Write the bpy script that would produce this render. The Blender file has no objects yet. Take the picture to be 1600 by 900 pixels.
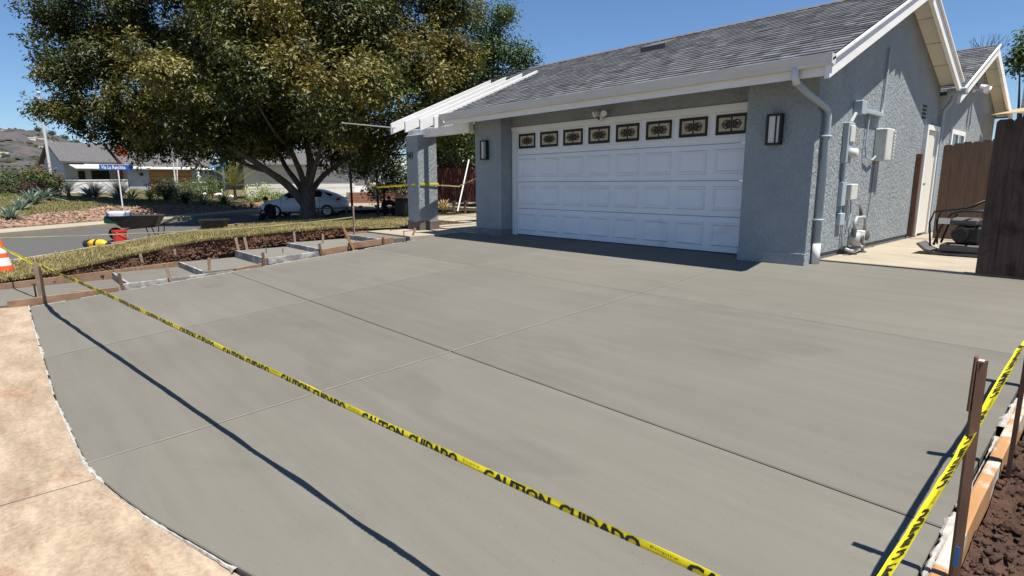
import bpy, bmesh, math, random
import numpy as np
from mathutils import Vector, Matrix, noise
R = math.radians
SC = bpy.context.scene
COL = SC.collection

# ---------------------------------------------------------------- camera
cam_d = bpy.data.cameras.new("camera"); cam = bpy.data.objects.new("camera", cam_d); COL.objects.link(cam)
SC.camera = cam
yaw, pitch, roll = 0.83788, -0.18287, -0.00567
cy, sy, cp, sp = math.cos(yaw), math.sin(yaw), math.cos(pitch), math.sin(pitch)
fwd = Vector((-sy*cp, cy*cp, sp)); rgt = Vector((cy, sy, 0)); upv = rgt.cross(fwd)
r2 = math.cos(roll)*rgt + math.sin(roll)*upv; u2 = -math.sin(roll)*rgt + math.cos(roll)*upv
M = Matrix.Identity(4)
for i in range(3):
    M[i][0] = r2[i]; M[i][1] = u2[i]; M[i][2] = -fwd[i]
M.translation = Vector((8.797, -8.029, 1.066))
cam.matrix_world = M
cam_d.sensor_width = 36.0; cam_d.sensor_fit = 'HORIZONTAL'; cam_d.lens = 891.55/1600*36.0
cam_d.clip_start = 0.05; cam_d.clip_end = 6000
SC.render.resolution_x = 1024; SC.render.resolution_y = 576

# ---------------------------------------------------------------- sky, sun, exposure
SUN = Vector((0.347, 0.015, 1.0)).normalized()
w = bpy.data.worlds.new("World"); SC.world = w; w.use_nodes = True
nt = w.node_tree; bg = nt.nodes['Background']
sky = nt.nodes.new('ShaderNodeTexSky'); sky.sky_type = 'NISHITA'; sky.sun_disc = False
sky.sun_elevation = math.asin(SUN.z); sky.sun_rotation = math.atan2(SUN.x, SUN.y)
sky.altitude = 0; sky.air_density = 1.0; sky.dust_density = 0.0; sky.ozone_density = 10.0
nt.links.new(sky.outputs[0], bg.inputs[0]); bg.inputs[1].default_value = 0.074
sd = bpy.data.lights.new("sun", 'SUN'); so = bpy.data.objects.new("sun", sd); COL.objects.link(so)
sd.energy = 5.0; sd.angle = R(0.53); sd.color = (1.0, 0.945, 0.865)
so.rotation_euler = SUN.to_track_quat('Z', 'Y').to_euler(); so.location = (0, 0, 40)
vs = SC.view_settings; vs.view_transform = 'Standard'; vs.look = 'None'; vs.exposure = 0.75; vs.gamma = 1.0

# ---------------------------------------------------------------- materials
MATS = {}
def mat(name, col, rough=0.8, col2=None, scale=3.0, detail=5.0, fac=(0.35, 0.65), bump=0.0, bscale=40.0, bdist=0.01,
        metal=0.0, attr=False, stretch=None, col3=None, scale3=0.7, fac3=(0.5, 0.7), spec=0.3, transl=0.0, bstretch=None):
    m = bpy.data.materials.new(name); m.use_nodes = True; MATS[name] = m
    t = m.node_tree; N = t.nodes; L = t.links; b = N['Principled BSDF']
    b.inputs['Roughness'].default_value = rough; b.inputs['Metallic'].default_value = metal
    b.inputs['Specular IOR Level'].default_value = spec
    c4 = lambda c: (c[0], c[1], c[2], 1)
    b.inputs['Base Color'].default_value = c4(col)
    tc = N.new('ShaderNodeTexCoord'); vec = tc.outputs['Object']
    def mapped(st):
        if st is None: return vec
        mp = N.new('ShaderNodeMapping'); mp.inputs['Scale'].default_value = st; L.new(vec, mp.inputs[0]); return mp.outputs[0]
    out = None
    if col2 is not None:
        n = N.new('ShaderNodeTexNoise'); n.inputs['Scale'].default_value = scale; n.inputs['Detail'].default_value = detail
        n.inputs['Roughness'].default_value = 0.62
        L.new(mapped(stretch), n.inputs['Vector'])
        r = N.new('ShaderNodeValToRGB'); r.color_ramp.elements[0].position = fac[0]; r.color_ramp.elements[1].position = fac[1]
        r.color_ramp.elements[0].color = c4(col); r.color_ramp.elements[1].color = c4(col2)
        L.new(n.outputs['Fac'], r.inputs[0]); out = r.outputs[0]
    if col3 is not None:
        n = N.new('ShaderNodeTexNoise'); n.inputs['Scale'].default_value = scale3; n.inputs['Detail'].default_value = 6
        n.inputs['Distortion'].default_value = 0.6
        L.new(vec, n.inputs['Vector'])
        r = N.new('ShaderNodeMapRange'); r.inputs[1].default_value = fac3[0]; r.inputs[2].default_value = fac3[1]
        L.new(n.outputs['Fac'], r.inputs[0])
        mx = N.new('ShaderNodeMix'); mx.data_type = 'RGBA'; L.new(r.outputs[0], mx.inputs['Factor'])
        if out is None: mx.inputs['A'].default_value = c4(col)
        else: L.new(out, mx.inputs['A'])
        mx.inputs['B'].default_value = c4(col3); out = mx.outputs['Result']
    if attr:
        a = N.new('ShaderNodeAttribute'); a.attribute_name = 'Col'
        if out is None: out = a.outputs['Color']
        else:
            mx = N.new('ShaderNodeMix'); mx.data_type = 'RGBA'; mx.blend_type = 'MULTIPLY'; mx.inputs['Factor'].default_value = 1
            L.new(out, mx.inputs['A']); L.new(a.outputs['Color'], mx.inputs['B']); out = mx.outputs['Result']
    if out is not None: L.new(out, b.inputs['Base Color'])
    if bump:
        n = N.new('ShaderNodeTexNoise'); n.inputs['Scale'].default_value = bscale; n.inputs['Detail'].default_value = 4
        L.new(mapped(bstretch), n.inputs['Vector'])
        bp = N.new('ShaderNodeBump'); bp.inputs['Strength'].default_value = bump; bp.inputs['Distance'].default_value = bdist
        L.new(n.outputs['Fac'], bp.inputs['Height']); L.new(bp.outputs[0], b.inputs['Normal'])
    if transl:
        tr = N.new('ShaderNodeBsdfTranslucent'); ms = N.new('ShaderNodeMixShader'); ms.inputs[0].default_value = transl
        if out is not None: L.new(out, tr.inputs[0])
        else: tr.inputs[0].default_value = c4(col)
        L.new(b.outputs[0], ms.inputs[1]); L.new(tr.outputs[0], ms.inputs[2])
        L.new(ms.outputs[0], N['Material Output'].inputs[0])
    return m

mat('new_concrete', (.178,.166,.136), .82, (.214,.201,.168), 2.6, 9, (.3,.72), bump=.35, bscale=110, bdist=.004, stretch=(.22,2.4,1), col3=(.150,.142,.120), scale3=.55, fac3=(.48,.76))
mat('step_concrete', (.20,.19,.165), .8, (.245,.235,.205), 2.5, 6, (.3,.7), bump=.2, bscale=80, bdist=.003)
mat('joint_light', (.205,.195,.168), .85, (.155,.147,.126), 6, 4)
mat('joint_dark', (.05,.048,.045), .9)
mat('slurry', (0.416,0.4,0.36), .9, (0.288,0.272,0.24), 18, 5, bump=.5, bscale=60, bdist=.01)
mat('old_concrete', (.255,.185,.118), .9, (.43,.335,.235), 3.4, 14, (.34,.64), bump=.6, bscale=70, bdist=.006, col3=(.27,.14,.075), scale3=1.8, fac3=(.5,.72))
mat('pale_concrete', (.37,.32,.235), .88, (.45,.395,.30), 2.5, 7, (.3,.7), bump=.2, bscale=60, bdist=.004)
mat('kerb_concrete', (0.288,0.256,0.196), .88, (0.344,0.308,0.24), 1.5, 6, (.3,.7))
mat('asphalt', (0.068,0.0672,0.0672), .9, (0.1,0.0976,0.0944), 14, 8, (.3,.7), bump=.4, bscale=120, bdist=.005)
mat('ground_dirt', (.16,.12,.07), .95, (.22,.17,.10), 1.2, 6)
mat('soil', (.030,.016,.012), .97, (.095,.052,.036), 9, 8, (.3,.7), bump=1, bscale=30, bdist=.03)
mat('soil_red', (.075,.042,.030), .97, (.175,.085,.050), 6, 8, (.35,.7), bump=1, bscale=25, bdist=.03)
mat('stucco', (.238,.266,.278), .93, (.300,.328,.338), 2.2, 9, (.3,.7))
mat('foundation', (.14,.145,.15), .95, (.2,.2,.2), 6, 5)
mat('white_paint', (.78,.77,.74), .6, (.70,.68,.64), 2.0, 6, (.4,.75), bump=.1, bscale=30, bdist=.003, stretch=(1,1,4))
mat('gutter_white', (0.627,0.6175,0.5985), .5, (0.551,0.5367,0.513), 3.0, 6, (.4,.75), stretch=(.4,2,2))
mat('door_white', (.74,.76,.79), .55, (.70,.72,.75), 1.2, 6, (.4,.7), col3=(.60,.615,.63), scale3=1.5, fac3=(.62,.76))
mat('trim_white', (.74,.74,.72), .6)
mat('door_black', (.02,.02,.018), .6)
mat('stained_glass', (.50,.42,.27), .15, (.36,.29,.18), 20, 3)
mat('shingle', (.9,.9,.9), .95, (.62,.62,.64), 60, 3, (.35,.65), attr=True, bump=.5, bscale=150, bdist=.006)
mat('roof_deck', (.08,.08,.085), .95)
mat('black_metal', (.015,.015,.016), .45)
mat('lamp_glass', (.62,.60,.52), .3)
mat('grey_metal', (.42,.43,.43), .5, (.36,.37,.37), 8, 4, metal=.2)
mat('pale_metal', (.60,.60,.55), .5, (.52,.52,.48), 8, 4)
mat('dark_grey', (.10,.10,.10), .6)
mat('pipe_paint', (.33,.38,.41), .6)
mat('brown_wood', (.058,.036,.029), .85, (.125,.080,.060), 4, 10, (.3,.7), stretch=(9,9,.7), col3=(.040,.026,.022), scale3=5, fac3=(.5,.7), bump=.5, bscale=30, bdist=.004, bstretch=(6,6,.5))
mat('gate_wood_lit', (.145,.09,.062), .85, (.21,.135,.095), 4, 10, (.3,.7), stretch=(9,9,.7), bump=.5, bscale=30, bdist=.004, bstretch=(6,6,.5))  # lighter copy of brown_wood, sunlight on the gate put into the colour
mat('red_wood', (.055,.014,.012), .85, (.085,.022,.018), 3, 6, stretch=(6,6,.6))
mat('form_wood', (.215,.128,.080), .85, (.31,.205,.135), 3.5, 7, (.3,.7), stretch=(1,1,1), bump=.3, bscale=40, bdist=.004, col3=(0.192,0.104,0.064), scale3=3)
mat('form_orange', (0.32,0.16,0.064), .8, (0.384,0.224,0.104), 4, 7, (.3,.7), col3=(0.448,0.416,0.36), scale3=4, fac3=(.52,.6))
mat('form_wet', (.16,.15,.14), .8, (.26,.25,.23), 6, 6, col3=(.42,.41,.38), scale3=5, fac3=(.5,.65))
mat('stake_wood', (0.24,0.16,0.104), .85, (0.336,0.248,0.168), 6, 6, (.3,.7), stretch=(3,3,.5), col3=(0.32,0.304,0.272), scale3=6, fac3=(.5,.7))
mat('stake_dark', (.11,.06,.04), .85, (.18,.10,.065), 6, 6, stretch=(3,3,.5))
mat('stake_top', (.62,.40,.36), .85)
mat('blue_mark', (.06,.22,.50), .7)
mat('rebar', (.09,.055,.045), .8)
mat('tape_yellow', (.74,.66,.02), .35, (.68,.59,.015), 5, 4, transl=.25)
mat('tape_faded', (.46,.42,.16), .5, (.50,.47,.26), 3, 4, transl=.25)
mat('tape_black', (.012,.012,.012), .5)
mat('cone_orange', (0.688,0.104,0.024), .5)
mat('cone_white', (0.656,0.656,0.64), .45)
mat('bucket_red', (.62,.04,.03), .4)
mat('barrow_black', (.018,.018,.02), .6, (.035,.035,.035), 6, 4, col3=(.16,.16,.15), scale3=4, fac3=(.66,.74))
mat('rubber', (.02,.02,.02), .8)
mat('bag_blue', (.05,.12,.28), .5, (.65,.68,.70), 5, 4, (.45,.6))
mat('bag_green', (.02,.18,.08), .5)
mat('tool_yellow', (.70,.42,.02), .45)
mat('bark', (.065,.052,.042), .95, (.12,.098,.08), 5, 8, (.3,.7), stretch=(2,2,.5), bump=.8, bscale=14, bdist=.04, bstretch=(2,2,.5))
mat('leaf', (1,1,1), .5, attr=True, transl=.22, spec=.4)
mat('leaf_matte', (1,1,1), .75, attr=True, transl=.2)
mat('grass_blade', (1,1,1), .85, attr=True, transl=.2)
mat('lawn_soil', (0.176,0.14,0.064), .95, (0.232,0.188,0.096), 3, 8, (.3,.7), col3=(0.128,0.124,0.044), scale3=.6, fac3=(.45,.7))
mat('mound_grass', (0.088,0.092,0.028), .95, (0.152,0.112,0.056), 1.1, 8, (.35,.65), bump=.8, bscale=12, bdist=.05)
mat('pink_rock', (0.24,0.144,0.108), .9, (0.304,0.196,0.152), 3, 5, (.3,.7), attr=True)
mat('neighbour_wall', (0.416,0.448,0.496), .9, (0.384,0.416,0.464), 2, 4)
mat('white_wall', (.80,.80,.79), .85, (.74,.74,.73), 2, 4)
mat('far_roof', (.085,.083,.085), .95, (.12,.118,.12), 8, 5)
mat('brick_red', (.36,.08,.05), .9)
mat('pillar_foot', (.11,.085,.072), .9, (.15,.12,.10), 6, 4)
mat('brick_part', (.30,.14,.10), .9, (.38,.20,.14), 6, 4)
mat('garage_wood', (.36,.17,.055), .7, (.42,.21,.075), 3, 5, stretch=(1,1,8))
mat('blue_paint', (.07,.19,.33), .6)
mat('dark_opening', (.015,.015,.017), .7)
mat('hill', (0.064,0.06,0.0624), .95, (0.092,0.08,0.076), .05, 10, (.35,.65), col3=(0.044,0.0496,0.0384), scale3=.035, fac3=(.45,.58))
mat('scrub', (.035,.042,.026), .95, (.06,.058,.038), .08, 4)
mat('sign_blue', (.02,.10,.42), .4)
mat('sign_white', (.82,.82,.82), .5)
mat('car_white', (.70,.71,.73), .28, spec=.5)
mat('car_glass', (.02,.025,.03), .08, spec=.6)
mat('rim_metal', (.45,.45,.46), .35, metal=.7)
mat('headlight', (.25,.28,.34), .2)
mat('cloth_black', (.010,.010,.013), .9)
mat('skin', (.50,.26,.18), .6)
mat('hair', (.01,.008,.007), .8)
mat('marble_white', (.78,.77,.74), .7)
mat('tan_cloth', (.45,.33,.18), .9, (.55,.42,.25), 8, 4)
mat('sail_tan', (.50,.39,.23), .8, transl=.3)
mat('soffit_cream', (.66,.63,.55), .8)
mat('root', (.27,.18,.13), .9)
mat('ornament', (.045,.032,.024), .5)

# stucco relief: dashes knocked down with a trowel
t = MATS['stucco'].node_tree
tc = t.nodes.new('ShaderNodeTexCoord'); mp = t.nodes.new('ShaderNodeMapping'); mp.inputs['Scale'].default_value = (1.0, 1.0, .55)
n1 = t.nodes.new('ShaderNodeTexNoise'); n1.inputs['Scale'].default_value = 22; n1.inputs['Detail'].default_value = 3; n1.inputs['Distortion'].default_value = .8
rmp = t.nodes.new('ShaderNodeMapRange'); rmp.inputs[1].default_value = .42; rmp.inputs[2].default_value = .60
bp = t.nodes.new('ShaderNodeBump'); bp.inputs['Strength'].default_value = .55; bp.inputs['Distance'].default_value = .016
t.links.new(tc.outputs['Object'], mp.inputs[0]); t.links.new(mp.outputs[0], n1.inputs['Vector'])
t.links.new(n1.outputs['Fac'], rmp.inputs[0]); t.links.new(rmp.outputs[0], bp.inputs['Height'])
t.links.new(bp.outputs[0], t.nodes['Principled BSDF'].inputs['Normal'])

ms_ = MATS['stucco'].copy(); ms_.name = 'stucco_rough'; MATS['stucco_rough'] = ms_
for n_ in ms_.node_tree.nodes:
    if n_.type == 'BUMP': n_.inputs['Strength'].default_value = .7; n_.inputs['Distance'].default_value = .019
    if n_.type == 'TEX_NOISE' and abs(n_.inputs['Scale'].default_value-22) < .1: n_.inputs['Scale'].default_value = 27
# concrete: broom streaks, damp patches, grit
def concrete(name, c1, c2, streak, patch, spot, bst, seed, vary=.12, stain=None, fine=0):
    m = MATS[name]; t = m.node_tree; N = t.nodes; L = t.links; b = N['Principled BSDF']
    for n in list(N):
        if n.type not in ('BSDF_PRINCIPLED', 'OUTPUT_MATERIAL'): N.remove(n)
    tc = N.new('ShaderNodeTexCoord')
    def nz(scale, detail, st_, dist=0, rough=.6):
        mp = N.new('ShaderNodeMapping'); mp.inputs['Scale'].default_value = st_; mp.inputs['Location'].default_value = (seed, seed*.7, 0); L.new(tc.outputs['Object'], mp.inputs[0])
        n = N.new('ShaderNodeTexNoise'); n.inputs['Scale'].default_value = scale; n.inputs['Detail'].default_value = detail; n.inputs['Distortion'].default_value = dist; n.inputs['Roughness'].default_value = rough
        L.new(mp.outputs[0], n.inputs['Vector']); return n.outputs['Fac']
    def mr(sock, a, b_, c, d):
        r = N.new('ShaderNodeMapRange'); r.interpolation_type = 'SMOOTHSTEP'; r.inputs[1].default_value = a; r.inputs[2].default_value = b_; r.inputs[3].default_value = c; r.inputs[4].default_value = d; L.new(sock, r.inputs[0]); return r.outputs[0]
    def mul(a, b_):
        n = N.new('ShaderNodeMath'); n.operation = 'MULTIPLY'; L.new(a, n.inputs[0]); L.new(b_, n.inputs[1]); return n.outputs[0]
    r = N.new('ShaderNodeValToRGB'); r.color_ramp.elements[0].position = .3; r.color_ramp.elements[1].position = .7
    r.color_ramp.elements[0].color = (*c1, 1); r.color_ramp.elements[1].color = (*c2, 1); L.new(nz(1.4, 10, streak), r.inputs[0]); col = r.outputs[0]
    if fine: r.color_ramp.elements[0].position = .38; r.color_ramp.elements[1].position = .60
    if stain is not None:
        mx = N.new('ShaderNodeMix'); mx.data_type = 'RGBA'; L.new(mr(nz(1.3, 12, (.8, 2.2, 1), 1.2, .7), .52, .72, 0, .8), mx.inputs['Factor']); L.new(col, mx.inputs['A']); mx.inputs['B'].default_value = (*stain, 1); col = mx.outputs['Result']
    f = mr(nz(.33, 4, (1,1,1)), .3, .7, 1-vary, 1+vary*.6)                       # broad drying tone
    f = mul(f, mr(nz(patch, 6, (.6,1.3,1), .8), .55, .71, 1, .91))               # damp patches
    f = mul(f, mr(nz(11, 5, (.25,6,1)), .60, .78, 1, .93))                       # dark drag marks
    f = mul(f, mr(nz(spot, 2, (1,1,1)), .66, .74, 1, .80))                       # pits
    f = mul(f, mr(nz(spot*.8, 2, (1.1,1,1)), .22, .34, 1.16, 1))                 # pale grit
    if fine: f = mul(f, mr(nz(fine, 10, (.45,1.6,1), .5, .75), .36, .66, .84, 1.08)); f = mul(f, mr(nz(fine*7, 4, (1,1,1)), .35, .65, .88, 1.10))
    oi = N.new('ShaderNodeObjectInfo'); f = mul(f, mr(oi.outputs['Random'], 0, 1, .92, 1.04))
    sc = N.new('ShaderNodeVectorMath'); sc.operation = 'SCALE'; L.new(col, sc.inputs[0]); L.new(f, sc.inputs['Scale']); L.new(sc.outputs[0], b.inputs['Base Color'])
    bp = N.new('ShaderNodeBump'); bp.inputs['Strength'].default_value = .45; bp.inputs['Distance'].default_value = .003; L.new(nz(1, 6, bst), bp.inputs['Height']); L.new(bp.outputs[0], b.inputs['Normal'])
    b.inputs['Roughness'].default_value = .85
concrete('new_concrete', (.132,.1245,.1045), (.150,.142,.120), (.4,6,1), 1.1, 55, (6,190,40), 0, .09)
concrete('step_concrete', (.145,.138,.118), (.168,.160,.138), (4,1.5,1), 1.5, 55, (120,20,40), 3)
concrete('old_concrete', (.285,.216,.149), (.382,.297,.212), (1.2,3,1), 1.6, 34, (70,70,40), 5, .08, (.235,.130,.075), 5.5)
concrete('pale_concrete', (.285,.245,.182), (.355,.31,.237), (1.5,2,1), 1.4, 40, (70,70,40), 8, .1)

# ---------------------------------------------------------------- mesh helpers
ORG = {}
def thing(name, label, cat, loc, group=None, rz=0.0):
    o = bpy.data.objects.new(name, None); COL.objects.link(o); o.empty_display_size = .1
    o.location = loc; o.rotation_euler = (0, 0, rz); o['label'] = label; o['category'] = cat
    if group: o['group'] = group
    ORG[o] = Vector(loc)
    return o
def tag(o, label, cat, group=None):
    o['label'] = label; o['category'] = cat
    if group: o['group'] = group
    return o
def setloc(o, loc):                      # top-level mesh: move the origin to its base, keep the shape where it is
    v = Vector(loc); o.data.transform(Matrix.Translation(-v)); o.location = v; ORG[o] = v
def copy_tree(o, parent=None):
    c = o.copy(); COL.objects.link(c); c.parent = parent
    for ch in list(o.children): copy_tree(ch, c)
    return c
class MB:
    def __init__(s): s.v = []; s.f = []; s.m = []; s.c = None
    def add(s, vs, fs, mi=0):
        o = len(s.v); s.v += [tuple(v) for v in vs]; s.f += [tuple(i+o for i in f) for f in fs]; s.m += [mi]*len(fs); return s
    def box(s, a, b, rot=None, piv=None, mi=0):
        x0,y0,z0 = [min(p,q) for p,q in zip(a,b)]; x1,y1,z1 = [max(p,q) for p,q in zip(a,b)]
        vs = [Vector(p) for p in ((x0,y0,z0),(x1,y0,z0),(x1,y1,z0),(x0,y1,z0),(x0,y0,z1),(x1,y0,z1),(x1,y1,z1),(x0,y1,z1))]
        if rot is not None:
            pv = Vector(piv) if piv is not None else sum(vs, Vector())/8
            vs = [pv + rot @ (v-pv) for v in vs]
        return s.add(vs, [(0,3,2,1),(4,5,6,7),(0,1,5,4),(1,2,6,5),(2,3,7,6),(3,0,4,7)], mi)
    def bev(s, a, b, e=.01, mi=0, rot=None, piv=None):      # box with chamfered edges
        x0,y0,z0 = [min(p,q) for p,q in zip(a,b)]; x1,y1,z1 = [max(p,q) for p,q in zip(a,b)]
        bm = bmesh.new(); bmesh.ops.create_cube(bm, size=1)
        for v in bm.verts: v.co = Vector(((x0+x1)/2+v.co.x*(x1-x0), (y0+y1)/2+v.co.y*(y1-y0), (z0+z1)/2+v.co.z*(z1-z0)))
        bmesh.ops.bevel(bm, geom=bm.edges[:], offset=min(e, .45*min(x1-x0,y1-y0,z1-z0)), segments=1, affect='EDGES')
        vs = [v.co.copy() for v in bm.verts]
        if rot is not None:
            pv = Vector(piv) if piv is not None else Vector(((x0+x1)/2,(y0+y1)/2,(z0+z1)/2))
            vs = [pv + rot @ (v-pv) for v in vs]
        bm.verts.index_update(); s.add(vs, [[v.index for v in f.verts] for f in bm.faces], mi); bm.free(); return s
    def prism(s, poly, d, mi=0):          # poly: list of 3d points, extruded by vector d
        n = len(poly); d = Vector(d); vs = [Vector(p) for p in poly] + [Vector(p)+d for p in poly]
        return s.add(vs, [tuple(range(n))[::-1], tuple(range(n, 2*n))] + [(i,(i+1)%n,n+(i+1)%n,n+i) for i in range(n)], mi)
    def tube(s, pts, r, seg=8, mi=0, cap=True):
        pts = [Vector(p) for p in pts]; rs = r if isinstance(r, (list, tuple)) else [r]*len(pts)
        vs = []; fs = []; prev = None
        for i, p in enumerate(pts):
            d = (pts[min(i+1,len(pts)-1)]-pts[max(i-1,0)]).normalized()
            if prev is None: a = d.orthogonal().normalized()
            else: a = (prev - d*prev.dot(d)).normalized()
            prev = a; b = d.cross(a)
            for k in range(seg):
                th = 2*math.pi*k/seg; vs.append(p + (a*math.cos(th)+b*math.sin(th))*rs[i])
        for i in range(len(pts)-1):
            for k in range(seg): fs.append((i*seg+k, i*seg+(k+1)%seg, (i+1)*seg+(k+1)%seg, (i+1)*seg+k))
        if cap: fs.append(tuple(range(seg))[::-1]); fs.append(tuple(range((len(pts)-1)*seg, len(pts)*seg)))
        return s.add(vs, fs, mi)
    def lathe(s, prof, c, seg=20, axis='z', mi=0):
        c = Vector(c); vs = []; fs = []
        for (r, h) in prof:
            for k in range(seg):
                th = 2*math.pi*k/seg; a, b = r*math.cos(th), r*math.sin(th)
                vs.append(c + (Vector((a,b,h)) if axis=='z' else Vector((a,h,b)) if axis=='y' else Vector((h,a,b))))
        for i in range(len(prof)-1):
            for k in range(seg): fs.append((i*seg+k, i*seg+(k+1)%seg, (i+1)*seg+(k+1)%seg, (i+1)*seg+k))
        fs.append(tuple(range(seg))[::-1]); fs.append(tuple(range((len(prof)-1)*seg, len(prof)*seg)))
        return s.add(vs, fs, mi)
    def build(s, name, m, parent=None, smooth=False, local=False, kind=None):
        me = bpy.data.meshes.new(name)
        off = Vector() if (parent is None or local) else ORG.get(parent, Vector())
        me.from_pydata([tuple(Vector(v)-off) for v in s.v], [], s.f)
        for mm in (m if isinstance(m, (list, tuple)) else [m]): me.materials.append(MATS[mm])
        if len(set(s.m)) > 1: me.polygons.foreach_set('material_index', s.m)
        if smooth: me.polygons.foreach_set('use_smooth', [True]*len(me.polygons))
        bm = bmesh.new(); bm.from_mesh(me); bmesh.ops.recalc_face_normals(bm, faces=bm.faces[:]); bm.to_mesh(me); bm.free()
        o = bpy.data.objects.new(name, me); COL.objects.link(o)
        if parent is not None: o.parent = parent; ORG[o] = ORG.get(parent, Vector())
        if kind: o['kind'] = kind
        return o
def np_mesh(name, V, F, m, parent=None, col=None, kind=None, smooth=False):     # V (n,3), F (k,3|4)
    off = np.array(ORG.get(parent, Vector())) if parent is not None else np.zeros(3)
    V = np.asarray(V, np.float32) - off.astype(np.float32); F = np.asarray(F, np.int32); k = F.shape[1]
    me = bpy.data.meshes.new(name); me.vertices.add(len(V)); me.vertices.foreach_set('co', V.ravel())
    me.loops.add(F.size); me.loops.foreach_set('vertex_index', F.ravel())
    me.polygons.add(len(F)); me.polygons.foreach_set('loop_start', np.arange(0, F.size, k, dtype=np.int32))
    me.update(calc_edges=True); me.materials.append(MATS[m])
    if col is not None:
        a = me.color_attributes.new('Col', 'FLOAT_COLOR', 'POINT')
        c4 = np.ones((len(V), 4), np.float32); c4[:, :3] = col; a.data.foreach_set('color', c4.ravel())
    if smooth: me.polygons.foreach_set('use_smooth', [True]*len(F))
    me.validate()
    o = bpy.data.objects.new(name, me); COL.objects.link(o)
    if parent is not None: o.parent = parent; ORG[o] = ORG.get(parent, Vector())
    if kind: o['kind'] = kind
    return o
def text_tris(body, bold=.0):             # outline of a word as triangles, height about 1
    cu = bpy.data.curves.new('t', 'FONT'); cu.body = body; cu.size = 1.0; cu.offset = bold; cu.resolution_u = 2
    o = bpy.data.objects.new('t', cu); COL.objects.link(o)
    dg = bpy.context.evaluated_depsgraph_get(); me = o.evaluated_get(dg).to_mesh()
    bm = bmesh.new(); bm.from_mesh(me); bmesh.ops.triangulate(bm, faces=bm.faces[:])
    bm.verts.index_update(); V = [v.co.copy() for v in bm.verts]; F = [[v.index for v in f.verts] for f in bm.faces]
    bm.free(); o.evaluated_get(dg).to_mesh_clear(); COL.objects.unlink(o); bpy.data.objects.remove(o)
    x0 = min(v.x for v in V); y0 = min(v.y for v in V); y1 = max(v.y for v in V)
    return [((v.x-x0)/(y1-y0), (v.y-y0)/(y1-y0)) for v in V], F
def smooth(x): x = min(1, max(0, x)); return x*x*(3-2*x)
def interp(x, t):
    if x <= t[0][0]: return t[0][1]
    for (a,b),(c,d) in zip(t, t[1:]):
        if x <= c: return b+(d-b)*(x-a)/(c-a)
    return t[-1][1]
rng = np.random.default_rng(7); rnd = random.Random(5)
SL = 0.078
def zd(y): return SL*y                    # driveway surface
def zr(y): return 2.46+.425*(y+.78)       # roof plane over the driveway side
# ================================================================= SETTING
def struct(o): o['kind'] = 'structure'; return o
def st(x, y):                              # across (s) and along (t) the far kerb
    dx, dy = x+16.5, y+8.0
    return dx*-.765+dy*-.644, dx*-.644+dy*.765
def sxy(s, t): return (-16.5 - .765*s - .644*t, -8.0 - .644*s + .765*t)
def zt(x, y):
    s, t = st(x, y); z = -.45
    z += smooth((s-1.5)/1.9)*interp(t, [(-12,.0),(1,.12),(7.7,.47),(12,.38),(17,.25),(30,.2)])
    z += smooth((s-3)/7)*interp(t, [(-30,-3.5),(-12,-1.8),(-3,-.6),(1,-.05),(4,.35),(8,.6),(12,.5),(17,.25),(30,.2)])
    far = interp(t, [(-40,-9),(-14,-4.),(-4,-.4),(3,.8),(60,.8)])
    return z + smooth((s-8)/20)*(far-z)
# ground: one sheet to the horizon
V = []; F = []; NA = 96; rr = [0,6,12,18,24,30,38,48,60,80,110,160,260,420,700,1200,2200,4000]
for r in rr:
    for k in range(NA):
        a = 2*math.pi*k/NA; x, y = -8+r*math.cos(a), -2+r*math.sin(a); s, t = st(x, y)
        z = -.72
        if s > 1: z = min(-.72, zt(x, y)-.3) if s < 26 else zt(x, y)-.25
        if r > 300: z = -6 - (10 if s > 0 else 0)
        V.append((x, y, z))
for i in range(len(rr)-1):
    for k in range(NA): F.append((i*NA+k, i*NA+(k+1) % NA, (i+1)*NA+(k+1) % NA, (i+1)*NA+k))
struct(np_mesh('ground', V, F, 'ground_dirt'))
# street
mb = MB(); pts = [sxy(-.05,-60), sxy(-.05,70), (40,70), (40,-60), (-10,-70)]
mb.add([(x, y, -.64) for x, y in pts], [tuple(range(len(pts)))]); struct(mb.build('street', 'asphalt'))
# far kerb, sidewalk
mb = MB(); mb.prism([(*sxy(0,-45),-.68), (*sxy(.16,-45),-.68), (*sxy(.16,-45),-.452), (*sxy(.03,-45),-.452), (*sxy(0,-45),-.48)], Vector((*sxy(0,60),0))-Vector((*sxy(0,-45),0)))
struct(mb.build('far_kerb', 'kerb_concrete'))
fs = bpy.data.objects.new('far_sidewalk', None); COL.objects.link(fs); fs['kind'] = 'structure'; ORG[fs] = Vector()
for i in range(26):
    t0 = -12+i*1.5; mb = MB()
    c = [sxy(.165, t0), sxy(1.45, t0), sxy(1.45, t0+1.49), sxy(.165, t0+1.49)]
    mb.prism([(x, y, -.6) for x, y in c], (0,0,.146)); mb.build('slab', 'kerb_concrete', fs)
# verge across the street: a planted mound that falls to a canyon on the left
V = []; F = []; S_ = [1.46+.25*i for i in range(12)]+[4.6+.7*i for i in range(16)]+[16+2.2*i for i in range(28)]; T_ = [-45+1.5*i for i in range(80)]
for s in S_:
    for t in T_:
        x, y = sxy(s, t); h = .06*noise.noise((x*.6, y*.6, 0)) if s > 3.4 else 0
        V.append((x, y, zt(x, y)+h))
n = len(T_)
for i in range(len(S_)-1):
    for k in range(n-1): F.append((i*n+k, i*n+k+1, (i+1)*n+k+1, (i+1)*n+k))
struct(np_mesh('planted_mound', V, F, 'mound_grass', smooth=True))
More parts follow.
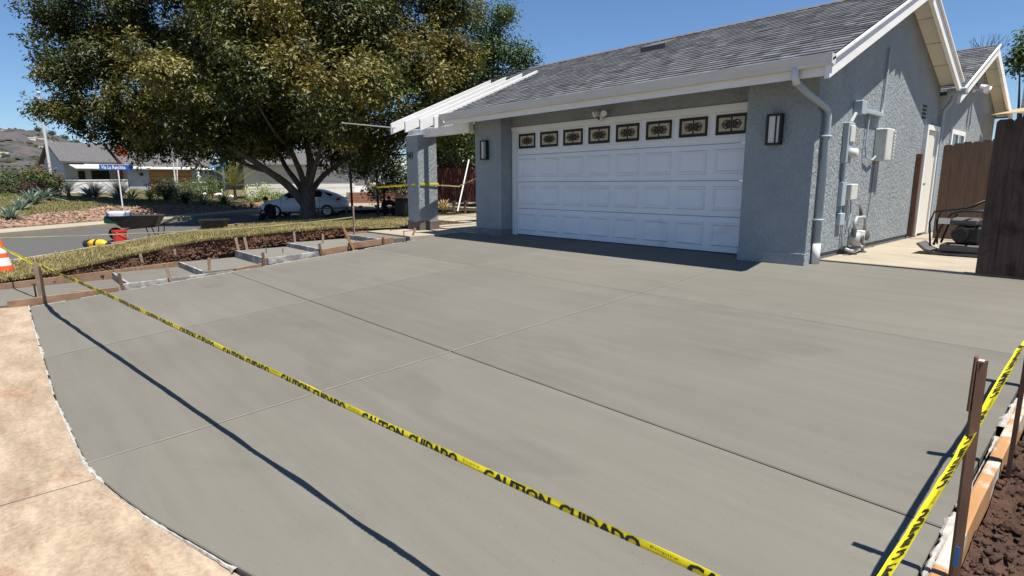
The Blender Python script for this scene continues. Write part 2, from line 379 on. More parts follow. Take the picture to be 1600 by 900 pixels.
# grey hills
V = []; F = []; AZ = [62+.25*i for i in range(280)]; RR = [240+35*i for i in range(42)]
prof = [(62,0),(70,6),(76,16),(82,36),(85,56),(86.5,67),(88,75),(90,73),(94,80),(104,70),(115,84),(132,60)]
for r in RR:
    for a in AZ:
        x, y = 8.8-r*math.sin(R(a)), -8+r*math.cos(R(a)); f = smooth((r-260)/1150)
        z = -22 + f*(22+interp(a, prof)*1.28) + f*16*noise.fractal((x*.008, y*.008, 1.3), .9, 2.1, 6)
        if r > 1400: z -= (r-1400)*.2
        V.append((x, y, z))
n = len(AZ)
for i in range(len(RR)-1):
    for k in range(n-1): F.append((i*n+k, i*n+k+1, (i+1)*n+k+1, (i+1)*n+k))
hills = struct(np_mesh('hills', V, F, 'hill', smooth=True))
HV = np.array(V).reshape(len(RR), n, 3)

# near kerb with gutter
KL = [(-5.9,-8.7),(-7.28,-7.43),(-7.9,-6.86),(-9.57,-5.72),(-12.43,-3.4),(-15.3,-.7),(-15.95,1.0),(-16.4,3.0),(-17.2,6.0),(-18.6,11.0),(-22,20)]
def kx(y):
    p = sorted([(b, a) for a, b in KL]); return interp(y, p)
mb = MB(); mg = MB()
for (a, b) in zip(KL, KL[1:]):
    d = Vector((b[0]-a[0], b[1]-a[1], 0)).normalized(); nrm = Vector((-d.y, d.x, 0))
    if nrm.x > 0: nrm = -nrm
    A = Vector((*a, 0)); B = Vector((*b, 0))
    mb.prism([A+Vector((0,0,-.7)), A+nrm*.15+Vector((0,0,-.7)), A+nrm*.15+Vector((0,0,-.5)), A+nrm*.12+Vector((0,0,-.455)), A+Vector((0,0,-.455))], B-A)
    mg.add([A+nrm*.15+Vector((0,0,-.632)), A+nrm*.95+Vector((0,0,-.632)), B+nrm*.95+Vector((0,0,-.632)), B+nrm*.15+Vector((0,0,-.632))], [(0,1,2,3)])
struct(mb.build('kerb', 'kerb_concrete')); struct(mg.build('gutter', 'kerb_concrete'))

# sidewalk of old stained concrete: slabs with joints
sw = bpy.data.objects.new('sidewalk', None); COL.objects.link(sw); sw['kind'] = 'structure'; ORG[sw] = Vector()
NEAR = [(-1.62,-7.82),(.3,-7.835),(3.2,-7.845),(4.65,-7.80),(5.1,-7.74),(5.6,-7.63),(6.3,-7.44),(7.2,-7.18),(8.40,-6.85)]
def ynear(x): return interp(x, NEAR)
swx = [-5.8,-3.4,.35,4.92,9.4,14]
for i in range(len(swx)-1):
    for (ya, yb) in ((-9.9, None), (-12.2, -9.91)):
        x0, x1 = swx[i]+.006, swx[i+1]-.006; n = 10; top = []
        for k in range(n+1):
            x = x0+(x1-x0)*k/n
            yt = (ynear(x)-.012 if x > -1.6 else -7.86-.22*min(2,max(0,-1.6-x))) if yb is None else yb
            if x > 8.4 and yb is None: yt = -7.0
            top.append((x, yt))
        poly = [(x0, ya, -.75), (x1, ya, -.75)] + [(x, y, -.75) for x, y in top[::-1]]
        mb = MB(); mb.prism(poly, (0,0,.145)); mb.build('slab', 'old_concrete', sw)

# driveway of fresh concrete: nine slabs
dw = bpy.data.objects.new('driveway', None); COL.objects.link(dw); dw['kind'] = 'structure'; ORG[dw] = Vector()
L1 = lambda y: 5.115+.060*y
L2 = lambda y: 1.86+.024*y
LE = lambda y: -1.52
RE = lambda y: 8.385
cols = [LE, L2, L1, RE]; rows = [None, -5.17, -2.58, .12]
def slab(cl, cr, y0, y1, g=.0065):
    pts = []
    n = 12
    def yb(x): return ynear(x) if y0 is None else y0+g
    xl = cl(y0 if y0 is not None else -7.8)+g; xr_ = cr(y0 if y0 is not None else -7.4)-g
    for k in range(n+1):
        x = xl+(xr_-xl)*k/n; pts.append((x, yb(x)))
    pts += [(cr(y1)-g, y1-g), (cl(y1)+g, y1-g)]
    e = .007; c = Vector((sum(p[0] for p in pts)/len(pts), sum(p[1] for p in pts)/len(pts)))
    m = len(pts); vs = []
    for (dz, ins) in ((-.15,0), (-.006,0), (0,e)):
        for (x, y) in pts:
            d = c-Vector((x, y)); d = Vector((math.copysign(min(abs(d.x), ins), d.x), math.copysign(min(abs(d.y), ins), d.y)))
            vs.append((x+d.x, y+d.y, zd(y)+dz))
    fs = [tuple(range(2*m, 3*m))]
    for j in range(2):
        for k in range(m): fs.append((j*m+k, j*m+(k+1) % m, (j+1)*m+(k+1) % m, (j+1)*m+k))
    mb = MB(); mb.add(vs, fs); return mb
for j in range(3):
    for i in range(3):
        slab(cols[i], cols[i+1], rows[j], rows[j+1]).build('slab', 'new_concrete', dw)
# dark strip in the sawn joints, pale smear in the troweled ones
mb = MB()
for y in (-5.17, -2.58): mb.add([(-1.5,y-.0064,zd(y)-.012), (8.38,y-.0064,zd(y)-.012), (8.38,y+.0064,zd(y)-.012), (-1.5,y+.0064,zd(y)-.012)], [(0,1,2,3)])
mb.build('saw_cut', 'joint_dark', dw)
mb = MB()
for Lf in (L1, L2):
    for (ya, yb) in ((-7.8,-5.175), (-5.165,-2.585), (-2.575,-.3)):
        mb.add([(Lf(ya)-.010, ya, zd(ya)+.0012), (Lf(ya)+.010, ya, zd(ya)+.0012), (Lf(yb)+.010, yb, zd(yb)+.0012), (Lf(yb)-.010, yb, zd(yb)+.0012)], [(0,1,2,3)])
mb.build('troweled_joint', 'joint_light', dw)
# spilt cement crust along the edges
def crust(name, path, wd, parent, seed, zf, zl=None, dens=34):
    r = random.Random(seed); vs = []; fs = []; L = 0
    P = [Vector(p) for p in path]; samples = []
    for a, b in zip(P, P[1:]):
        nn = max(2, int((b-a).length*dens))
        for k in range(nn): samples.append((a+(b-a)*k/nn, (b-a).normalized()))
    for i, (q, d) in enumerate(samples):
        nr = Vector((-d.y, d.x, 0)); lf = max(.12, .75+1.5*noise.noise((i*.045, seed, 0))+.5*noise.noise((i*.3, seed, 2))); o1 = wd*lf*(.5+r.random()*.6); o2 = wd*lf*(.35+r.random()*.9)
        h = .003+.006*r.random()
        for off, hh in ((-o1, -.004), (-o1*.5, h), (o2*.5, h*.9), (o2, -.004)):
            v = q+nr*off; vs.append((v.x, v.y, zf(v.x, v.y)+hh))
        if i and noise.noise((i*.09, seed, 5)) > -.33:
            for k in range(3): fs.append(((i-1)*4+k, (i-1)*4+k+1, i*4+k+1, i*4+k))
    mb = MB(); mb.add(vs, fs); return mb.build(name, 'slurry', parent)
crust('cement_crust', [(x, y-.01, 0) for x, y in NEAR[:-1]], .016, dw, 3, lambda x, y: max(-.606, zd(y)-.012))
crust('cement_crust', [(-1.53,-7.8,0), (-1.53,-1.45,0)], .02, dw, 4, lambda x, y: zd(y)-.004)
crust('cement_crust', [(8.40,-6.8,0), (8.40,-1.0,0)], .018, dw, 8, lambda x, y: zd(y)+.004)

# entry walk: poured treads climbing beside the driveway, older paving above
wk = bpy.data.objects.new('stepped_walkway', None); COL.objects.link(wk); wk['kind'] = 'structure'; ORG[wk] = Vector()
TR = [(-8.75,-6.62,-.565),(-6.58,-5.58,-.455),(-5.54,-4.58,-.365),(-4.54,-3.55,-.235),(-3.51,-2.24,-.155),(-2.20,-1.62,-.062)]
for (a, b, z) in TR:
    mb = MB(); mb.bev((-3.28,a,z-.3), (-1.66,b,z), .008); mb.build('tread', 'step_concrete', wk)
lp = bpy.data.objects.new('entry_path', None); COL.objects.link(lp); lp['kind'] = 'structure'; ORG[lp] = Vector()
for (x0,y0,x1,y1,z) in ((-3.4,-1.60,-1.53,-.02,-.03),(-3.4,0,-.94,1.6,.0),(-3.4,1.62,-.94,3.4,.01),(-1.51,-.3,-.94,-.02,.003),(-6.6,3.42,-.94,6.0,.015),(-6.6,1.62,-3.42,3.4,.0)):
    mb = MB(); mb.bev((x0,y0,z-.25), (x1,y1,z), .008); mb.build('slab', 'pale_concrete', lp)
# side slab by the gas meter
sl = bpy.data.objects.new('side_path', None); COL.objects.link(sl); sl['kind'] = 'structure'; ORG[sl] = Vector()
for (x0,y0,x1,y1) in ((5.90,.15,8.4,2.6),(5.90,2.61,8.4,5.3),(5.90,5.31,8.4,11)):
    mb = MB(); mb.bev((x0,y0,-.2), (x1,y1,.03), .008); mb.build('slab', 'pale_concrete', sl)

# lawn with its cut bank
BT = [(-8.6,-.47),(-7.9,-.44),(-7.35,-.38),(-6.33,-.20),(-5.17,-.01),(-3.44,.06),(-2.44,.08),(-1.5,.03),(0,-.02),(3,-.1),(10,-.2)]
def zl(x, y):
    k = kx(y); u = smooth((x-k)/max(1, (-3.4-k))); b = interp(y, BT)
    return -.46+(b+.46)*u**.8 + .02*noise.noise((x*.9, y*.9, 3))
V = []; F = []; ys = [-8.6+.2*i for i in range(94)]; nx = 44
for y in ys:
    k = kx(y)
    for i in range(nx+1):
        x = k+(-3.40-k)*i/nx
        if i == nx: x += .05*noise.noise((y*2.2, 0, 7))
        V.append((x, y, zl(x, y)))
for j in range(len(ys)-1):
    for i in range(nx): F.append((j*(nx+1)+i, j*(nx+1)+i+1, (j+1)*(nx+1)+i+1, (j+1)*(nx+1)+i))
lawn = struct(np_mesh('lawn', V, F, 'lawn_soil', smooth=True))
# cut earth face
V = []; F = []; ny = 150; nz = 9
for j in range(ny):
    y = -8.3+j*(6.75/(ny-1)); zb = interp(y, BT)+.005; zf = -.72
    for i in range(nz):
        f = i/(nz-1); z = zb+(zf-zb)*f
        dx = .10*noise.fractal((y*3.1, z*4, 2), 1, 2, 4)+.045*math.sin(f*3.1)*0 + (.05 if .2 < f < .6 else .0)*noise.noise((y*1.3, 5, 1)) + f*.05
        x = -3.42+dx+.05*noise.noise((y*2.2, 0, 7))*(1-f); V.append((min(x, -3.30), y+.03*noise.noise((y*5, z*5, 9)), z))
for j in range(ny-1):
    for i in range(nz-1): F.append((j*nz+i, j*nz+i+1, (j+1)*nz+i+1, (j+1)*nz+i))
struct(np_mesh('cut_bank', V, F, 'soil_red'))
# yard behind the house front and beyond the entry path
mb = MB(); mb.add([(-3.4,9.5,-.06),(-3.4,-.5,-.06),(-.9,-.5,-.06),(-.9,5.9,-.06),(0,30,-.06),(-30,40,-.2),(-19,11,-.44),(-17.3,9.5,-.4)], [(0,1,2,3,4,5,6,7)])
struct(mb.build('back_yard', 'ground_dirt'))
mb = MB(); mb.add([(8.402,.06,-.03),(22,.06,-.03),(22,24,-.03),(8.402,24,-.03)], [(0,1,2,3)]); mb.add([(11.05,-7.4,-.5),(22,-7.4,-.5),(22,.05,-.1),(11.05,.05,-.1)], [(0,1,2,3)]); struct(mb.build('side_yard', 'ground_dirt'))

def clods(name, pos, sz, m, kind='stuff', parent=None, colf=None, seed=1):
    r = np.random.default_rng(seed); base = np.array([(1,0,0),(-1,0,0),(0,1,0),(0,-1,0),(0,0,1),(0,0,-1),(.7,.7,.3),(-.7,.6,.4),(.5,-.8,.4),(-.6,-.6,-.4)], float)
    ico = bmesh.new(); bmesh.ops.create_icosphere(ico, subdivisions=1, radius=1); ico.verts.index_update()
    bv = np.array([v.co[:] for v in ico.verts]); bf = np.array([[v.index for v in f.verts] for f in ico.faces]); ico.free()
    n = len(pos); s = np.asarray(sz).reshape(n, 1, 1)
    J = r.uniform(.45, 1.35, (n, len(bv), 1)); A = r.uniform(.65, 1.3, (n, 1, 3)); A[:, :, 2] *= .75
    V = bv[None]*J*A*s; th = r.uniform(0, 6.28, n); c, s_ = np.cos(th), np.sin(th)
    X = V[..., 0]*c[:, None]-V[..., 1]*s_[:, None]; Y = V[..., 0]*s_[:, None]+V[..., 1]*c[:, None]
    V = np.stack([X, Y, V[..., 2]], -1)+np.asarray(pos)[:, None, :]
    F = bf[None]+(np.arange(n)*len(bv))[:, None, None]
    col = None
    if colf is not None: col = np.repeat(colf(r, n), len(bv), axis=0)
    return np_mesh(name, V.reshape(-1, 3), F.reshape(-1, 3), m, parent, col, kind)
# clods along the cut bank
P = []; S = []
for k in range(2600):
    y = rnd.uniform(-8.0,-1.7); f = rnd.random()**1.6; zb = interp(y, BT); zf = max(-.6, interp(y, [(a, z) for a, b, z in TR])-.03)
    z = zf+(zb-.04-zf)*f; P.append((-3.36+rnd.uniform(-.05,.03), y, z)); S.append((.008+.03*rnd.random()**2)*(1.2-.6*f))
clods('loose_clods', P, S, 'soil_red')
# grass blades on the lawn
def blades(name, X, Y, Z, h, wd, cols, seed, parent=None, lean=.5, mt='grass_blade'):
    r = np.random.default_rng(seed); n = len(X); th = r.uniform(0, 6.28, n); hh = h*r.uniform(.5, 1.3, n)
    lx, ly = r.normal(0, lean, n)*hh, r.normal(0, lean, n)*hh
    b = np.stack([X, Y, Z], -1); dx = np.stack([np.cos(th)*wd, np.sin(th)*wd, np.zeros(n)], -1)
    V = np.stack([b-dx, b+dx, b+np.stack([lx, ly, hh], -1)], 1).reshape(-1, 3)
    c = np.asarray(cols)[r.integers(0, len(cols), n)]*r.uniform(.7, 1.25, (n, 1))
    return np_mesh(name, V, np.arange(3*n).reshape(n, 3), mt, parent, np.repeat(c, 3, 0), 'stuff')
X = []; Y = []; Z = []
while len(X) < 42000:
    y = rnd.uniform(-8.4, 4.5); k = kx(y); x = -3.36-(rnd.random()**1.3)*(-3.36-k-.05)
    pn = noise.noise((x*.8, y*.8, 1))
    if rnd.random() < .25+.6*(pn+.4): X.append(x); Y.append(y); Z.append(zl(x, y)-.005)
DRY = [(.36,.285,.135),(.32,.255,.115),(.27,.225,.09),(.17,.165,.055),(.41,.335,.175),(.12,.13,.038)]
blades('dry_grass', np.array(X), np.array(Y), np.array(Z), .055, .009, DRY, 4)
# fringe of grass hanging over the cut
n = 6000; y = rng.uniform(-8.2,-1.55, n); x = -3.42+np.array([.05*noise.noise((v*2.2, 0, 7)) for v in y])+rng.uniform(-.05,.03, n)
blades('grass_fringe', x, y, np.array([interp(v, BT) for v in y])-.01, .06, .009, DRY[:4], 5, lean=.8)
# soil bed on the right with roots
V = []; F = []; nx, ny = 100, 290
for j in range(ny+1):
    y = -7.4+7.45*j/ny
    for i in range(nx+1):
        x = 8.465+2.6*i/nx
        z = zd(y)-.13+.07*noise.fractal((x*2.6, y*2.6, 4), .55, 2.2, 6)+.022*noise.noise((x*24, y*24, 1))+.05*smooth((x-8.6)/.8)-.10*smooth((-6.4-y)/.8)
        V.append((x, y, z))
for j in range(ny):
    for i in range(nx): F.append((j*(nx+1)+i, j*(nx+1)+i+1, (j+1)*(nx+1)+i+1, (j+1)*(nx+1)+i))
struct(np_mesh('soil_bed', V, F, 'soil'))
SV = np.array(V).reshape(ny+1, nx+1, 3)
def soilz(x, y):
    i = int(min(nx, max(0, (x-8.465)/2.6*nx))); j = int(min(ny, max(0, (y+7.4)/7.45*ny))); return SV[j, i, 2]
P = []; S = []
for k in range(14000):
    x = 8.47+rnd.random()**1.5*1.6; y = rnd.uniform(-7.0, 0); s = .003+.018*rnd.random()**3+(0 if rnd.random() > .025 else .022)
    P.append((x, y, soilz(x, y)+s*.3)); S.append(s)
clods('soil_clods', P, S, 'soil', seed=3)
for k in range(48):
    x = rnd.uniform(8.5, 9.2); y = rnd.uniform(-6.2,-2.2); a = rnd.uniform(0, 6.28); L = rnd.uniform(.12,.42); pts = []; q = Vector((x, y, soilz(x, y)+.02)); d = Vector((math.cos(a), math.sin(a), rnd.uniform(-.1,.35)))
    for i in range(6): pts.append(q.copy()); q = q+d*L/5; d = (d+Vector((rnd.uniform(-.35,.35), rnd.uniform(-.35,.35), rnd.uniform(-.3,.12)))).normalized()
    if max(p.x for p in pts) < 9.6 and min(p.x for p in pts) > 8.36:
        mb = MB(); mb.tube(pts, [.006,.0055,.005,.004,.003,.0015], 5)
        o = mb.build('root', 'root'); setloc(o, pts[0]); tag(o, 'thin dry brown root sticking out of the dug soil beside the form board', 'root', 'roots in the soil bed')
# reddish rocks on the bank across the street
P = []; S = []
for k in range(5200):
    s = rnd.uniform(1.5, 3.6); t = rnd.uniform(-9, 24); x, y = sxy(s, t)
    if s > 3.2+.35*noise.noise((t*.7, 0, 0)): continue
    q = rnd.uniform(.04,.10); P.append((x, y, zt(x, y)+q*.15)); S.append(q)
clods('pink_rocks', P, S, 'pink_rock', colf=lambda r, n: np.ones((n, 1))*r.uniform(.75, 1.25, (n, 1))*np.array([[1,1,1]]), seed=9)
X = []; Y = []; Z = []
for k in range(16000):
    s = rnd.uniform(3.3, 13); t = rnd.uniform(-4, 20); x, y = sxy(s, t); X.append(x); Y.append(y); Z.append(zt(x, y))
blades('mound_turf', np.array(X), np.array(Y), np.array(Z), .11, .018, [(.13,.15,.04),(.17,.15,.055),(.22,.17,.08),(.10,.13,.03)], 6)
# ================================================================= HOUSE
XW = 5.88
H = thing('garage_house', 'blue-grey stucco house with grey shingle gable roof and attached garage', 'house', (2.5,-.3,0))
def zb2(y): return zr(2.75)-.425*(y-2.75)          # rear slope of the front gable
def zw1(y): return 2.70+.427*(y-5.5)               # rear wing, near slope
def zw2(y): return zw1(8.28)-.427*(y-8.28)
for (x0, x1) in ((-.93,-.1), (4.98,XW-.003)):
    mb = MB(); mb.prism([(x0,-.3,.0),(x0,.22,.0),(x0,.22,zr(.22)-.09),(x0,-.3,zr(-.3)-.09)], (x1-x0,0,0)); mb.build('front_pier', 'stucco', H)
mb = MB(); mb.prism([(-.1,0,2.155),(-.1,.2,2.155),(-.1,.2,zr(.2)-.09),(-.1,0,zr(0)-.09)], (5.08,0,0)); mb.build('header_wall', 'stucco', H)
mb = MB(); mb.box((-.93,.22,-.05), (-.73,11,2.45)); mb.build('left_wall', 'stucco', H)
mb = MB()
mb.prism([(XW,-.298,.10),(XW,5.45,.10),(XW,5.45,zb2(5.45)-.06),(XW,2.75,zr(2.75)-.06),(XW,-.298,zr(-.3)-.06)], (-.2,0,0)); mb.build('gable_wall', 'stucco_rough', H)
mb = MB(); mb.prism([(XW-.002,5.45,.05),(XW-.002,11,.05),(XW-.002,11,zw2(11)-.06),(XW-.002,8.28,zw1(8.28)-.06),(XW-.002,5.45,2.62)], (-.2,0,0)); mb.build('wing_wall', 'stucco_rough', H)
mb = MB(); mb.box((XW-.2,.1,-.05), (XW-.018,5.4,.1)); mb.build('foundation', 'foundation', H)
mb = MB(); mb.bev((-.945,-.315,-.06), (-.085,.15,.12), .01); mb.build('plinth', 'foundation', H)
mb = MB(); mb.bev((4.97,-.309,-.06), (XW+.004,.15,.135), .006); mb.build('plinth', 'stucco', H)
# roof
rf = MB()
rf.prism([(-1.25,-.86,zr(-.86)),(6.17,-.86,zr(-.86)),(6.17,2.75,zr(2.75)),(-2.35,2.75,zr(2.75)),(-3.15,1.93,zr(1.93)),(-1.25,1.93,zr(1.93))], (0,0,-.05))
rf.prism([(-2.35,2.75,zr(2.75)),(6.17,2.75,zr(2.75)),(6.17,5.42,zb2(5.42)),(-3.15,5.42,zb2(5.42)),(-3.15,3.57,zb2(3.57))], (0,0,-.05))
rf.prism([(-3.15,1.93,zr(1.93)),(-2.35,2.75,zr(2.75)),(-3.15,3.57,zb2(3.57))], (0,0,-.05))
rf.prism([(-3.15,5.42,zw1(5.42)),(6.17,5.42,zw1(5.42)),(6.17,8.28,zw1(8.28)),(-3.15,8.28,zw1(8.28))], (0,0,-.05))
rf.prism([(-3.15,8.28,zw1(8.28)),(6.17,8.28,zw1(8.28)),(6.17,11.2,zw2(11.2)),(-3.15,11.2,zw2(11.2))], (0,0,-.05))
roof = rf.build('roof', 'roof_deck', H)
# shingles: laid in courses of uneven tabs
def shingles(name, y0, y1, zf, xl, xr_, seed, up=1):
    r = random.Random(seed); V = []; F = []; C = []
    n = int(abs(y1-y0)/math.cos(math.atan(.425))**-1/.127*1.09); dy = (y1-y0)/n; slope = (zf(y1)-zf(y0))/(y1-y0)
    nrm = Vector((0,-slope,1)).normalized()
    for i in range(n):
        ya = y0+dy*i; yb = ya+dy*1.12; x = xl(ya)+r.uniform(-.12,0); xe = xr_
        while x < xe:
            wd = r.choice((.10,.14,.17,.21,.26)); x1 = min(xe, x+wd-.004); xs = max(x, xl(ya))
            if x1-xs > .02:
                th = .009+.006*r.random(); lift = .012+.003*r.random(); yo = ya-(0 if r.random() < .6 else .012)*up
                b = len(V)
                for (yy, h) in ((yo, .002), (yo, lift+th*.4), (yb, .004)):
                    for xx in (xs, x1):
                        p = Vector((xx, yy, zf(yy)))+nrm*h; V.append(p[:])
                F.append((b, b+1, b+3, b+2)); F.append((b+2, b+3, b+5, b+4))
                g = r.choice((.13,.165,.19,.205,.225,.26)); t = r.uniform(-.012,.012)
                C += [(g+t*.3, g, g+.003-t*.3)]*6
            x += wd
    return np_mesh(name, V, F, 'shingle', roof, np.array(C), 'stuff')
shingles('shingles', -.87, 1.93, zr, lambda y: -1.25, 6.19, 1)
shingles('shingles', 1.93, 2.75, zr, lambda y: -3.15+(max(0, min(y, 2.75)-1.93))*.97, 6.19, 2)
shingles('shingles', 5.42, 2.75, zb2, lambda y: -3.1, 6.19, 3, -1)
shingles('shingles', 5.42, 8.28, zw1, lambda y: -3.1, 6.19, 4)
mb = MB(); x = -2.35
while x < 6.15:
    sl_ = .425; a = .15; z = zr(2.75)+.018
    mb.prism([(x, 2.75-a, z-a*sl_+.012), (x, 2.75, z+.016), (x, 2.75+a, z-a*sl_+.012), (x, 2.75+a, z-a*sl_), (x, 2.75, z), (x, 2.75-a, z-a*sl_)], (.21,0,-.012)); x += .18
for k in range(8):
    f = k/8; p = Vector((-3.15+.8*f, 1.93+.82*f, zr(1.93+.82*f)+.02)); mb.box(p-Vector((.11,.07,.006)), p+Vector((.11,.07,.012)), Matrix.Rotation(R(45), 3, 'Z'))
mb.build('ridge_cap', 'far_roof', roof)
mb = MB()
px_, py_ = 2.0, 1.95
mb.prism([(px_-.28,py_-.2,zr(py_-.2)+.02),(px_-.28,py_-.2,zr(py_-.2)+.10),(px_-.28,py_+.22,zr(py_+.22)+.07),(px_-.28,py_+.22,zr(py_+.22)+.01)], (.56,0,0))
mb.build('roof_vent', 'dark_grey', roof)
# eave: gutter, fascia, soffit
mb = MB()
prof = [(-.835,2.335),(-.905,2.335),(-.925,2.36),(-.925,2.39),(-.955,2.43),(-.955,2.455),(-.945,2.455),(-.945,2.435),(-.915,2.40),(-.915,2.365),(-.90,2.347),(-.845,2.347),(-.845,2.455),(-.835,2.455)]
mb.prism([(-1.30,y,z) for y, z in prof], (7.53,0,0)); mb.box((-1.302,-.95,2.345), (-1.29,-.84,2.452)); mb.box((6.222,-.95,2.345), (6.232,-.84,2.452))
mb.build('gutter', 'gutter_white', H)
mb = MB(); mb.box((-1.27,-.833,2.24), (6.15,-.805,2.43)); mb.build('fascia', 'white_paint', H)
mb = MB(); mb.prism([(-1.24,-.80,zr(-.80)-.085),(-1.24,.18,zr(.18)-.085),(-1.24,.18,zr(.18)-.06),(-1.24,-.80,zr(-.80)-.06)], (7.38,0,0)); mb.build('soffit', 'gutter_white', H)
# rake boards and boarded overhang on the gable end
def rake(ya, yb, zf, nm='rake_board', dz=0, x0=6.15, x1=6.20, dep=.185, m='white_paint'):
    mb = MB(); mb.prism([(x0,ya,zf(ya)-.03+dz),(x0,yb,zf(yb)-.03+dz),(x0,yb,zf(yb)-.03-dep+dz),(x0,ya,zf(ya)-.03-dep+dz)], (x1-x0,0,0)); return mb.build(nm, m, H)
rake(-.90, 2.745, zr); rake(2.755, 5.36, zb2); rake(5.42, 8.275, zw1); rake(8.285, 11.15, zw2)
rake(-.93, 2.75, zr, 'rake_trim', .035, 6.203, 6.232, .028); rake(2.76, 5.38, zb2, 'rake_trim', .035, 6.203, 6.232, .028); rake(5.40, 8.28, zw1, 'rake_trim', .035, 6.203, 6.232, .028)
for (ya, yb, zf, n) in ((-.80, 2.72, zr, 5), (2.78, 5.35, zb2, 4), (5.45, 8.25, zw1, 4), (8.31, 11.1, zw2, 4)):
    for i in range(n):
        a = ya+(yb-ya)*i/n+.012; b = ya+(yb-ya)*(i+1)/n-.012; mb = MB()
        mb.prism([(XW+.004,a,zf(a)-.075),(XW+.004,b,zf(b)-.075),(XW+.004,b,zf(b)-.055),(XW+.004,a,zf(a)-.055)], (.26,0,0)); mb.build('soffit_panel', 'soffit_cream', H)
mb = MB(); mb.bev((6.0,5.30,2.60), (6.30,5.44,2.72), .02); mb.tube([(6.1,5.38,2.62),(6.08,5.4,2.5),(5.95,5.5,2.36),(5.93,5.56,2.2),(5.93,5.56,.05)], .035, 8); mb.build('rear_downspout', 'pipe_paint', H)
# front downspout round the corner
mb = MB(); mb.tube([(5.82,-.89,2.36),(5.82,-.885,2.25),(5.83,-.85,2.18)], .042, 10); mb.build('downspout_elbow', 'gutter_white', H, True)
mb = MB()
mb.tube([(5.83,-.86,2.20),(5.86,-.60,2.10),(5.925,-.20,1.97),(5.935,-.12,1.93),(5.937,-.09,1.86),(5.937,-.09,.22)], .040, 10)
mb.box((5.885,-.15,1.6), (5.985,-.03,1.63)); mb.box((5.885,-.15,.55), (5.985,-.03,.58))
mb.build('downspout', 'pipe_paint', H, True)
mb = MB(); mb.tube([(5.937,-.09,.26),(5.937,-.09,-.03)], .050, 12); mb.build('drain_pipe', 'gutter_white', H, True)
# gable vent slots, wing vents
for k in range(4):
    mb = MB(); z = 2.36-k*.065; mb.box((XW-.05,4.36,z-.02), (XW+.006,4.60,z+.015)); mb.build('vent_slot', 'dark_opening', H)
for k in range(3):
    mb = MB(); z = 3.30-k*.08; mb.box((XW-.05,8.1+.0*k,z-.02), (XW+.006,8.45,z+.02)); mb.build('vent_slot', 'dark_opening', H)
# side door
dr = MB(); dr.bev((XW+.004,4.72,.07), (XW+.03,5.42,1.96), .005); sdoor = dr.build('side_door', 'soffit_cream', H)
mb = MB(); mb.box((XW+.002,4.62,.05), (XW+.06,4.71,2.05)); mb.box((XW+.002,5.43,.05), (XW+.06,5.49,2.05)); mb.box((XW+.002,4.71,1.965), (XW+.06,5.43,2.05)); mb.build('door_frame', 'white_paint', sdoor)
mb = MB(); mb.tube([(XW+.03,4.79,1.0),(XW+.08,4.79,1.0)], .028, 10); mb.build('door_knob', 'grey_metal', sdoor)
# window of the wing
wn = MB(); wn.box((XW+.003,6.68,1.15), (XW+.012,7.70,2.0)); wo = wn.build('window', 'car_glass', H)
mb = MB()
for (a, b) in (((6.58,1.05),(6.68,2.08)), ((7.70,1.05),(7.80,2.08)), ((6.68,1.99),(7.70,2.08)), ((6.68,1.05),(7.70,1.14)), ((7.17,1.14),(7.22,1.99))): mb.box((XW+.003,a[0],a[1]), (XW+.035,b[0],b[1]))
mb.build('window_frame', 'white_paint', wo)

# ---------------- garage door
G = thing('garage_door', 'wide white sectional garage door with eight small leaded windows along the top', 'garage door', (2.45,.03,0))
for k in range(4):
    mb = MB(); mb.bev((.03,.03,.012+k*.5334), (4.97,.075,.012+(k+1)*.5334-.006), .006); mb.build('section', 'door_white', G)
mb = MB(); mb.box((.03,.032,.0), (4.97,.07,.014)); mb.build('bottom_seal', 'rubber', G)
def raised(cx, cz, wd, ht):
    mb = MB(); rings = [(0,0),(.016,-.020),(.034,-.020),(.056,.0)]; vs = []
    for ins, y in rings:
        for sx, sz in ((-1,-1),(1,-1),(1,1),(-1,1)): vs.append((cx+sx*(wd/2-ins), .0295+y, cz+sz*(ht/2-ins)))
    fs = []
    for i in range(3):
        for k in range(4): fs.append((i*4+k, i*4+(k+1) % 4, i*4+4+(k+1) % 4, i*4+4+k))
    fs.append((12,13,14,15)); mb.add(vs, fs); return mb
for k in range(3):
    for i in range(8): raised(.335+.6096*i, .012+k*.5334+.27, .49, .36).build('raised_panel', 'door_white', G)
